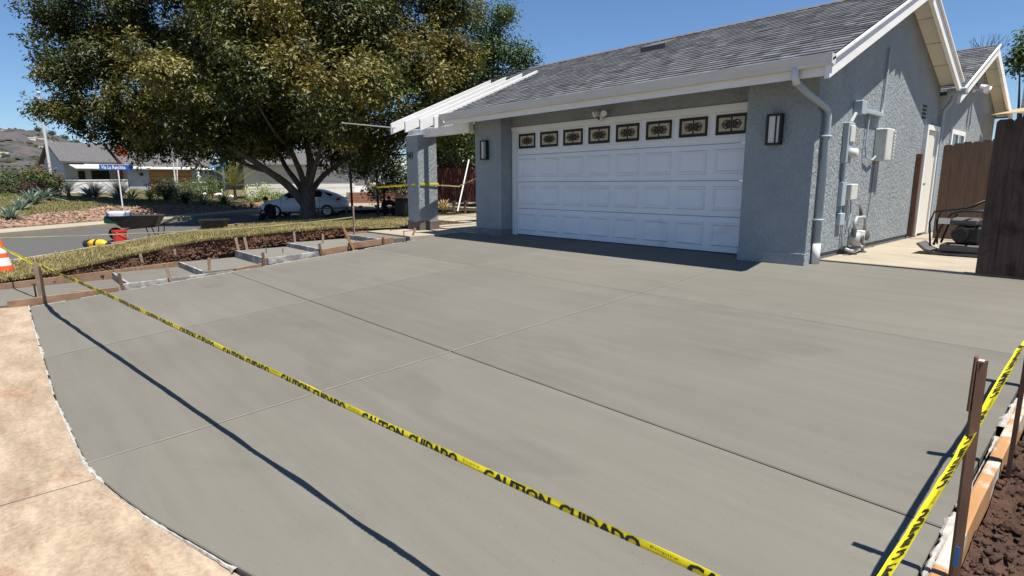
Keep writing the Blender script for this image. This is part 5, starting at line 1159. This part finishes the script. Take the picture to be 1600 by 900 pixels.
for (x, y, lab) in ((-8.75,4.85,'dark post stub beside the straw-coloured dry plant, left one'),(-8.45,5.15,'dark post stub beside the straw-coloured dry plant, right one')):
    mb = MB(); mb.bev((x-.04,y-.04,-.05), (x+.04,y+.04,.36), .008); mb.box((x-.08,y-.06,.361), (x+.08,y+.06,.39)); o = mb.build('post_stub', 'stake_dark'); setloc(o, (x,y,-.05)); tag(o, lab, 'post', 'post stubs')
mb = MB(); mb.bev((-9.8,5.2,.02), (-5.2,5.4,.16), .02); o = mb.build('garden_edging', 'pale_concrete'); setloc(o, (-7.5,5.3,.02)); tag(o, 'low pale garden edging in front of the red fence', 'edging')
# ---------- people
def figure(name, lab, loc, rz, joints, edges, rads, head, pose_scale=1.0, skin_parts=(), hairc='hair'):
    t = thing(name, lab, 'person', loc, None, rz)
    me = bpy.data.meshes.new('body'); me.from_pydata(joints, edges, []); me.materials.append(MATS['cloth_black'])
    o = bpy.data.objects.new('body', me); COL.objects.link(o); o.parent = t
    md = o.modifiers.new('skin', 'SKIN'); md.use_smooth_shade = True
    if not me.skin_vertices: bm = bmesh.new(); bm.from_mesh(me); bm.verts.layers.skin.verify(); bm.to_mesh(me); bm.free()
    for i, r_ in enumerate(rads): me.skin_vertices[0].data[i].radius = (r_, r_); me.skin_vertices[0].data[i].use_root = (i == 0)
    o.modifiers.new('sub', 'SUBSURF').levels = 1; o.modifiers['sub'].render_levels = 2
    h = Vector(head); bm = bmesh.new(); bmesh.ops.create_uvsphere(bm, u_segments=16, v_segments=12, radius=1)
    for v in bm.verts:
        v.co = Vector((v.co.x*.082*(1+.12*(v.co.z < -.3)*(v.co.x > 0)), v.co.y*.07, v.co.z*.115)); 
        if v.co.x > .07 and abs(v.co.y) < .02 and -.03 < v.co.z < .03: v.co.x += .02
    bm.verts.index_update(); mb = MB(); mb.add([h+v.co for v in bm.verts], [[v.index for v in f.verts] for f in bm.faces]); bm.free(); mb.build('head', 'skin', t, True, True)
    mb = MB(); mb.lathe([(.0,.13),(.06,.115),(.088,.06),(.092,.02),(.088,.0)], h+Vector((-.01,0,.0)), 14); mb.build('hair', hairc, t, True, True)
    for (a, b, c, r0) in skin_parts:
        mb = MB(); mb.tube([a, b, c], [r0, r0*.8, r0*.75], 8); arm = mb.build('forearm', 'skin', t, True, True)
        a, b, c = Vector(a), Vector(b), Vector(c); d = (c-b).normalized(); s_ = d.orthogonal().normalized(); mb = MB()
        mb.tube([c-d*.01, c+d*.05, c+d*.09], [.03,.042,.036], 8)
        for k in range(4): mb.tube([c+d*.08+s_*(k-1.5)*.019, c+d*(.13-.008*abs(k-1.2))+s_*(k-1.5)*.021, c+d*.15+s_*(k-1.5)*.02+Vector((0,0,-.02))], [.0095,.0085,.007], 6)
        mb.tube([c+d*.02+s_*.035, c+d*.06+s_*.06, c+d*.09+s_*.062], [.011,.0095,.008], 6); mb.build('hand', 'skin', t, True, True)
    return t
# seated on the kerb, hunched, facing left
J = [(0,0,.16),(.06,0,.34),(.14,0,.52),(.19,0,.60),(.02,.10,.15),(.36,.13,.36),(.42,.14,.06),(.52,.14,.03),(.02,-.10,.15),(.36,-.13,.36),(.42,-.14,.06),(.52,-.14,.03),(.13,.20,.50),(.22,.24,.32),(.13,-.20,.50),(.22,-.24,.32)]
E_ = [(0,1),(1,2),(2,3),(0,4),(4,5),(5,6),(6,7),(0,8),(8,9),(9,10),(10,11),(2,12),(12,13),(2,14),(14,15)]
fp = figure('person', 'person in black clothes sitting hunched on the kerb before the white car', (-16.0,.75,-.46), R(228), J, E_, [.19,.20,.18,.07,.12,.085,.065,.05,.12,.085,.065,.05,.09,.065,.09,.065], (.26,0,.74), 1, (((.22,.24,.32),(.34,.18,.30),(.42,.10,.33),.045), ((.22,-.24,.32),(.34,-.18,.30),(.42,-.10,.33),.045)))
fp.scale = (1.15,1.15,1.15)
# crouching, back to us, bare forearms out
J = [(0,0,.26),(.05,0,.46),(.12,0,.66),(.20,0,.72),(.0,.13,.24),(.34,.22,.38),(.16,.20,.06),(.30,.20,.03),(.0,-.13,.24),(.34,-.22,.38),(.16,-.20,.06),(.30,-.20,.03),(.10,.23,.62),(.10,.31,.42),(.10,-.23,.62),(.10,-.31,.42)]
figure('person', 'person in black clothes crouching behind the lawn left of the pillar', (-14.9,5.6,-.45), R(140), J, E_, [.22,.22,.19,.07,.14,.10,.08,.05,.14,.10,.08,.05,.09,.06,.09,.06], (.30,0,.80), 1, (((.10,.31,.42),(.16,.36,.34),(.26,.32,.30),.045), ((.10,-.31,.42),(.16,-.36,.34),(.26,-.32,.30),.045)))
# ---------- white car
CR = thing('parked_car', 'white hatchback car parked behind the big tree trunk', 'car', (-21.2,4.1,-.64), None, math.atan2(-2.81+.35, 0) if False else 0)
ce = Vector((2.81,3.37,0)).normalized()*-1   # nose direction
cs = Vector((-ce.y, ce.x, 0)); c0 = Vector((-21.25,4.35,-.64)); Cp = lambda a, b, z: c0+ce*a+cs*b+Vector((0,0,z))
stn = [(-2.1,.45,.80,.84,.60),(-1.95,.30,.95,.98,.74),(-1.5,.24,1.02,1.20,.84),(-.9,.22,1.0,1.40,.87),(-.2,.22,.97,1.47,.88),(.4,.22,.95,1.43,.88),(.85,.22,.94,1.22,.88),(1.2,.22,.92,.96,.87),(1.7,.24,.82,.84,.83),(2.05,.30,.68,.70,.72),(2.18,.40,.58,.60,.58)]
mb = MB(); vs = []
for (a, zb, zbelt, ztop, hw) in stn:
    top = max(ztop, zbelt+.005); rw = hw*.66 if ztop > zbelt+.1 else hw*.86
    half = [(hw*.92, zb), (hw, zb+.12), (hw*1.01, (zb+zbelt)/2), (hw*.97, zbelt), (rw, top-.03), (rw*.7, top)]
    vs += [Cp(a, y, z) for y, z in half]+[Cp(a, -y, z) for y, z in half[::-1]]
m_ = 12; fs = [tuple(range(m_))[::-1], tuple(range((len(stn)-1)*m_, len(stn)*m_))]
for i in range(len(stn)-1):
    for k in range(m_): fs.append((i*m_+k, i*m_+(k+1) % m_, (i+1)*m_+(k+1) % m_, (i+1)*m_+k))
mb.add(vs, fs); mb.build('body', 'car_white', CR, True)
for s in (-1, 1):
    mb = MB(); P = [(-1.55,1.04,1.17),(-.9,1.03,1.34),(-.2,1.0,1.41),(.4,.98,1.36),(.86,.97,1.16),(1.08,.96,1.0)]; vs = []
    for (a, z0, z1) in P: 
        hw = interp(a, [(q[0], q[4]) for q in stn]); rw = hw*.66; zb_, zt_ = interp(a, [(q[0], q[2]) for q in stn]), interp(a, [(q[0], max(q[3], q[2]+.005)) for q in stn])
        f = lambda z: (hw*.97+(rw-hw*.97)*max(0, min(1, (z-zb_)/max(.02, zt_-.03-zb_))))+.012
        vs += [Cp(a, s*f(z0), z0), Cp(a, s*f(z1), z1)]
    mb.add(vs, [(2*i, 2*i+1, 2*i+3, 2*i+2) for i in range(5)]); mb.build('side_window', 'car_glass', CR)
    mb = MB(); c = Cp(1.93, s*.56, .64); mb.add([Cp(1.78,s*.80,.66), Cp(1.80,s*.78,.74), Cp(2.06,s*.52,.70), Cp(2.13,s*.48,.60), Cp(2.03,s*.70,.58)], [(0,1,2,3,4)]); mb.build('headlight', 'headlight', CR)
    mb = MB(); mb.bev(Cp(.72,s*.96,1.0)-Vector((.08,.08,.06)), Cp(.72,s*.96,1.0)+Vector((.08,.08,.06)), .03); mb.build('mirror', 'car_white', CR)
    for a in (-1.32, 1.34):
        n = 20; vs = []
        for k in range(n):
            th = 2*math.pi*k/n
            for (r_, b) in ((.32,.70),(.32,.885),(.28,.90),(.215,.895)): vs.append(Cp(a+r_*math.cos(th), s*b, .32+r_*math.sin(th)))
        mb = MB(); mb.add(vs, [(k*4+i, k*4+i+1, ((k+1) % n)*4+i+1, ((k+1) % n)*4+i) for k in range(n) for i in range(3)]); wl = mb.build('wheel', 'rubber', CR)
        vs = [Cp(a, s*.87, .32)]; fs = []
        for k in range(10):
            th = 2*math.pi*k/10; r_ = .215; th2 = th+.42
            j = len(vs); vs += [Cp(a+.05*math.cos(th), s*.893, .32+.05*math.sin(th)), Cp(a+r_*math.cos(th), s*.893, .32+r_*math.sin(th)), Cp(a+r_*math.cos(th2), s*.893, .32+r_*math.sin(th2)), Cp(a+.05*math.cos(th2), s*.893, .32+.05*math.sin(th2))]; fs.append((j, j+1, j+2, j+3))
        mb = MB(); mb.add(vs, fs); mb.build('rim', 'rim_metal', wl)
for s in (-1, 1):
    for a in (-.95, .02, 1.02):
        hw = interp(a, [(q[0], q[4]) for q in stn]); mb = MB(); mb.tube([Cp(a+.02, s*hw*.985, .28), Cp(a, s*hw*1.012, .60), Cp(a-.01, s*hw*.985, .94)], .007, 5); mb.build('door_gap', 'dark_grey', CR)
    mb = MB(); mb.add([Cp(-1.98,s*.70,.82), Cp(-1.80,s*.80,.86), Cp(-1.84,s*.80,1.0), Cp(-1.99,s*.70,.96)], [(0,1,2,3)]); mb.build('tail_light', 'bucket_red', CR)
    mb = MB(); mb.tube([Cp(-1.05,s*.90,.26), Cp(.98,s*.90,.26)], .03, 6); mb.build('sill_trim', 'dark_grey', CR)
mb = MB(); mb.add([Cp(1.14,-.60,.985), Cp(1.14,.60,.985), Cp(.52,.50,1.39), Cp(.52,-.50,1.39)], [(0,1,2,3)]); o = mb.build('windscreen', 'car_glass', CR); o.location += Vector((0,0,.02))
mb = MB(); mb.bev(Cp(2.19,-.3,.36)-Vector((.02,.02,.06)), Cp(2.19,.3,.42)+Vector((.02,.02,.06)), .01); mb.build('grille', 'dark_grey', CR)
# ---------- white garage behind the car
t = thing('white_garage', 'bright white garage of the neighbour behind the white car', 'house', (-37,11,-.2)); g1 = Vector((-38.2,6.6,-.4)); g2 = Vector((-35.4,15.6,-.4)); gd = (g2-g1).normalized(); gn = Vector((gd.y,-gd.x,0))
mb = MB(); mb.prism([g1, g2, g2+Vector((0,0,3.0)), g1+Vector((0,0,3.0))], gn*-.3); mb.build('wall', 'white_wall', t)
for k in range(2):
    a = g1+gd*(1.2+k*3.9); mb = MB(); mb.prism([a+gn*.01+Vector((0,0,.05)), a+gd*3.2+gn*.01+Vector((0,0,.05)), a+gd*3.2+gn*.01+Vector((0,0,2.2)), a+gn*.01+Vector((0,0,2.2))], gn*.05); o = mb.build('garage_door', 'cone_white', t)
    for j in range(1, 4): mb = MB(); mb.prism([a+gn*.062+Vector((0,0,.05+j*.53)), a+gd*3.2+gn*.062+Vector((0,0,.05+j*.53)), a+gd*3.2+gn*.062+Vector((0,0,.075+j*.53)), a+gn*.062+Vector((0,0,.075+j*.53))], gn*.004); mb.build('groove', 'grey_metal', o)
mb = MB(); A = g1-gd*.5+gn*.5; B = g2+gd*.5+gn*.5
mb.prism([A+Vector((0,0,2.95)), A-gn*3.2+Vector((0,0,4.3)), A-gn*6.9+Vector((0,0,2.95)), A-gn*6.9+Vector((0,0,2.8)), A+Vector((0,0,2.8))], B-A); mb.build('roof', 'far_roof', t)
# brick planter and pale drive beyond
t = thing('brick_planter', 'low planter wall of red bricks beside the pale drive', 'planter', (-30,13,-.3)); b0 = Vector((-32.6,12.2,-.4)); bd = Vector((.80,.60,0))
for r_ in range(4):
    for k in range(13):
        a = b0+bd*(k*.42+(.21 if r_ % 2 else 0))+Vector((0,0,r_*.2)); mb = MB(); nn = Vector((bd.y,-bd.x,0))
        mb.prism([a, a+bd*.40, a+bd*.40+Vector((0,0,.18)), a+Vector((0,0,.18))], nn*-.2); mb.build('brick', 'brick_part', t)
mb = MB(); mb.prism([b0+nn*-.02, b0+bd*5.6+nn*-.02, b0+bd*5.6+nn*-.02+Vector((0,0,.79)), b0+nn*-.02+Vector((0,0,.79))], nn*-.16); mb.build('mortar_core', 'kerb_concrete', t)
mb = MB(); mb.add([(-36.6,9,-.40),(-31,9.6,-.42),(-22.8,6.4,-.44),(-21.5,7.8,-.44),(-22,14,-.42),(-35,17,-.40)], [(0,1,2,3,4,5)]); struct(mb.build('neighbour_drive', 'pale_concrete'))

# ---------- house across the street
t = thing('far_house', 'blue-white neighbour house with grey gable roofs and red chimney', 'house', (-56,2,.6)); he = Vector((-.18,.983,0)).normalized(); hn = Vector((he.y,-he.x,0)); h0 = Vector((-55.2,-2.9,.5))
Hp = lambda a, b, z: h0+he*a-hn*b+Vector((0,0,z))
def gable(a0, a1, dep, ze, zr_, wallm, b0_=0, ov=.5):
    mb = MB(); mb.prism([Hp(a0,b0_,-.5), Hp(a0,b0_,ze), Hp(a0,b0_+dep/2,zr_-.1), Hp(a0,b0_+dep,ze), Hp(a0,b0_+dep,-.5)], he*(a1-a0)); mb.build('wall', wallm, t)
    mb = MB(); sl_ = (zr_-ze)/(dep/2)
    mb.prism([Hp(a0-.35,b0_-ov,ze-ov*sl_), Hp(a0-.35,b0_+dep/2,zr_), Hp(a0-.35,b0_+dep+ov,ze-ov*sl_), Hp(a0-.35,b0_+dep+ov,ze-ov*sl_+.16), Hp(a0-.35,b0_+dep/2,zr_+.17), Hp(a0-.35,b0_-ov,ze-ov*sl_+.16)], he*(a1-a0+.7)); return mb.build('roof', 'far_roof', t)
gable(0, 5.2, 5.4, 2.75, 4.25, 'neighbour_wall', .4)
gable(4.3, 11.6, 7.5, 2.35, 4.3, 'neighbour_wall', -1.4)
mb = MB(); mb.prism([Hp(1.4,-.25,2.15), Hp(4.2,-.25,2.15), Hp(4.2,-.02,2.26), Hp(1.4,-.02,2.26)], (0,0,.16)); mb.build('eave_board', 'white_paint', t)
mb = MB(); mb.prism([Hp(.3,-1.6,1.95), Hp(4.0,-1.6,1.95), Hp(4.0,.38,2.35), Hp(.3,.38,2.35)], (0,0,.07)); mb.build('awning', 'cone_white', t)
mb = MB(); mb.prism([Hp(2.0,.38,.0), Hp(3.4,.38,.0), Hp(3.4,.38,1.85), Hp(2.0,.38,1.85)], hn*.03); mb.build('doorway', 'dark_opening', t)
mb = MB(); mb.prism([Hp(1.0,.38,1.0), Hp(1.5,.38,1.0), Hp(1.5,.38,1.8), Hp(1.0,.38,1.8)], hn*.04); mb.build('window', 'dark_opening', t)
for s in (0, .5): mb = MB(); mb.prism([Hp(4.05+s,-.2,.2), Hp(4.5+s,-.2,.2), Hp(4.5+s,.4,.2), Hp(4.05+s,.4,.2)], (0,0,3.9-.5*s)); mb.build('chimney', 'brick_red', t)
mb = MB(); mb.prism([Hp(4.2,-1.95,1.98), Hp(11.9,-1.95,1.98), Hp(11.9,-1.88,2.16), Hp(4.2,-1.88,2.16)], (0,0,.10)); mb.build('eave_board', 'white_paint', t)
mb = MB(); mb.prism([Hp(6.1,-1.42,-.2), Hp(9.9,-1.42,-.2), Hp(9.9,-1.42,1.85), Hp(6.1,-1.42,1.85)], hn*.06); gdo = mb.build('garage_door', 'garage_wood', t)
for j in range(1, 4): mb = MB(); mb.prism([Hp(6.1,-1.49,-.2+j*.5), Hp(9.9,-1.49,-.2+j*.5), Hp(9.9,-1.49,-.17+j*.5), Hp(6.1,-1.49,-.17+j*.5)], hn*.006); mb.build('groove', 'stake_dark', gdo)
mb = MB(); mb.tube([Hp(5.35,-1.45,1.55), Hp(5.35,-1.65,1.5)], [.1,.16], 8); mb.build('wall_lamp', 'black_metal', t)
mb = MB(); mb.tube([Hp(12.0,-1.9,-.2), Hp(12.0,-1.9,2.3)], .11, 8); mb.tube([Hp(12.6,-2.3,-.2), Hp(12.6,-2.3,2.4)], .11, 8); mb.prism([Hp(11.2,-2.4,2.05), Hp(13.3,-2.4,2.7), Hp(13.3,-2.2,2.75), Hp(11.2,-2.2,2.1)], (0,0,.12)); mb.build('blue_porch', 'blue_paint', t)
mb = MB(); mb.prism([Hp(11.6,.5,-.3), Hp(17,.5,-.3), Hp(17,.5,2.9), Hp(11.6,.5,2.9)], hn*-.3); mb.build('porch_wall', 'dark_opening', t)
mb = MB(); w0 = Vector((-45.5,-4.5,.1)); w1 = Vector((-47.2,.4,.2)); mb.prism([w0, w1, w1+Vector((0,0,1.22)), w0+Vector((0,0,1.27))], (-.22,-.05,0)); mb.prism([w0+Vector((0,0,1.272))-Vector((-.04,0,0)), w1+Vector((0,0,1.222))-Vector((-.04,0,0)), w1+Vector((0,0,1.29))-Vector((-.04,0,0)), w0+Vector((0,0,1.34))-Vector((-.04,0,0))], (-.3,-.05,0)); o = mb.build('garden_wall', 'white_wall'); setloc(o, w0); tag(o, 'low white garden wall in front of the blue-white house', 'wall')
c = (-47,5.6,.45); t = thing('fountain', 'white tiered garden fountain before the blue porch', 'fountain', c)
mb = MB(); mb.lathe([(.35,0),(.3,.15),(.14,.25),(.12,.6),(.5,.72),(.52,.80),(.45,.80)], c, 16); mb.build('lower_basin', 'marble_white', t, True)
mb = MB(); mb.lathe([(.09,.8),(.08,1.15),(.3,1.25),(.31,1.30),(.07,1.32),(.06,1.5),(.12,1.6),(.02,1.75)], c, 14); mb.build('upper_basin', 'marble_white', t, True)
for i, (x, y, lab) in enumerate(((-39.2,3.9,'small white garden bird figure, left one below the shrub'),(-38.6,4.8,'small white garden bird figure, right one below the shrub'))):
    z = zt(x, y); t = thing('bird_figure', lab, 'garden figure', (x,y,z), 'white garden birds')
    mb = MB(); mb.tube([(x-.03,y-.32,z+.30),(x,y-.1,z+.30),(x,y+.12,z+.32),(x,y+.22,z+.36)], [.03,.13,.12,.05], 10); mb.build('bird_body', 'marble_white', t, True)
    mb = MB(); mb.tube([(x,y+.2,z+.36),(x,y+.28,z+.55),(x,y+.22,z+.68),(x,y+.3,z+.72)], [.04,.03,.04,.01], 8); mb.tube([(x,y,z),(x,y,z+.22)], .02, 6); mb.build('neck_and_leg', 'marble_white', t, True)
for i, (x, y, s, lab) in enumerate(((-37.5,2.5,.32,'whitish boulder below the wooden garage door'),(-34.3,-3.9,.22,'pale boulder at the base of the left cycad'),(-34.8,-2.7,.24,'pale boulder between the two cycads'),(-38.8,5.8,.35,'white rounded boulder beside the palm trunk'),(-31.9,1.2,.22,'pale stone on the mound above the tub'))):
    o = clods('boulder', [(x,y,zt(x,y)+s*.4)], [s], 'marble_white', None, seed=20+i); tag(o, lab, 'boulder', 'garden boulders')
# scrub over the hills
r_ = random.Random(4); P = []; S = []
for k in range(5200):
    j = r_.randrange(60, len(AZ)-60); i = r_.randrange(8, len(RR)-8); a, b, c, d = HV[i,j], HV[i+1,j], HV[i,j+1], HV[i+1,j+1]; u, v = r_.random(), r_.random(); q = (a*(1-u)+b*u)*(1-v)+(c*(1-u)+d*u)*v
    if noise.noise((q[0]*.012, q[1]*.012, 2)) > -.1: P.append(tuple(q)); S.append(1.2+4.2*r_.random()**2)
clods('hill_scrub', P, S, 'scrub', seed=31)
# houses scattered over the hills
r_ = random.Random(12); proto = None
for k in range(110):
    j = r_.randrange(70, len(AZ)-90); i = r_.randrange(14, len(RR)-10); a, b, c, d = HV[i,j], HV[i+1,j], HV[i,j+1], HV[i+1,j+1]; u, v = r_.random(), r_.random(); p = (a*(1-u)+b*u)*(1-v)+(c*(1-u)+d*u)*v
    if proto is None:
        proto = thing('hill_house', 'tiny pale house among many on the distant hillside', 'house', (0,0,0), 'houses on the hillside')
        mb = MB(); mb.box((-7,-4,-4), (7,4,3.2)); mb.build('wall', 'white_wall', proto, local=True)
        mb = MB(); mb.prism([(-7.6,-4.6,3.0),(-7.6,0,5.4),(-7.6,4.6,3.0)], (15.2,0,0)); mb.build('roof', 'kerb_concrete', proto, local=True); h_ = proto
    else: h_ = copy_tree(proto)
    h_.location = p.tolist(); h_.rotation_euler = (0,0,r_.uniform(0,3.14)); s = r_.uniform(.35,.75); h_.scale = (s,s,s)
for k in range(7):
    j = int((86.2-62)/.25)+k*3-6 if k < 4 else int((89-62)/.25)+k*2; p = HV[32, j]
    t = thing('ridge_tree', 'small dark tree on the skyline of the grey hill', 'tree', tuple(p), 'trees on the hill ridge')
    leaf_cloud('crown', [(p[0],p[1],p[2]+6,5),(p[0]+3,p[1]+3,p[2]+5,4)], 500, 2.2, [(.05,.07,.03)], t, 60+k, 'leaf_matte', .3, tuft=8, tr=1.2)
    mb = MB(); mb.tube([tuple(p-np.array([0,0,3])), (p[0],p[1],p[2]+8)], [.8,.4], 6); mb.build('trunk', 'bark', t)
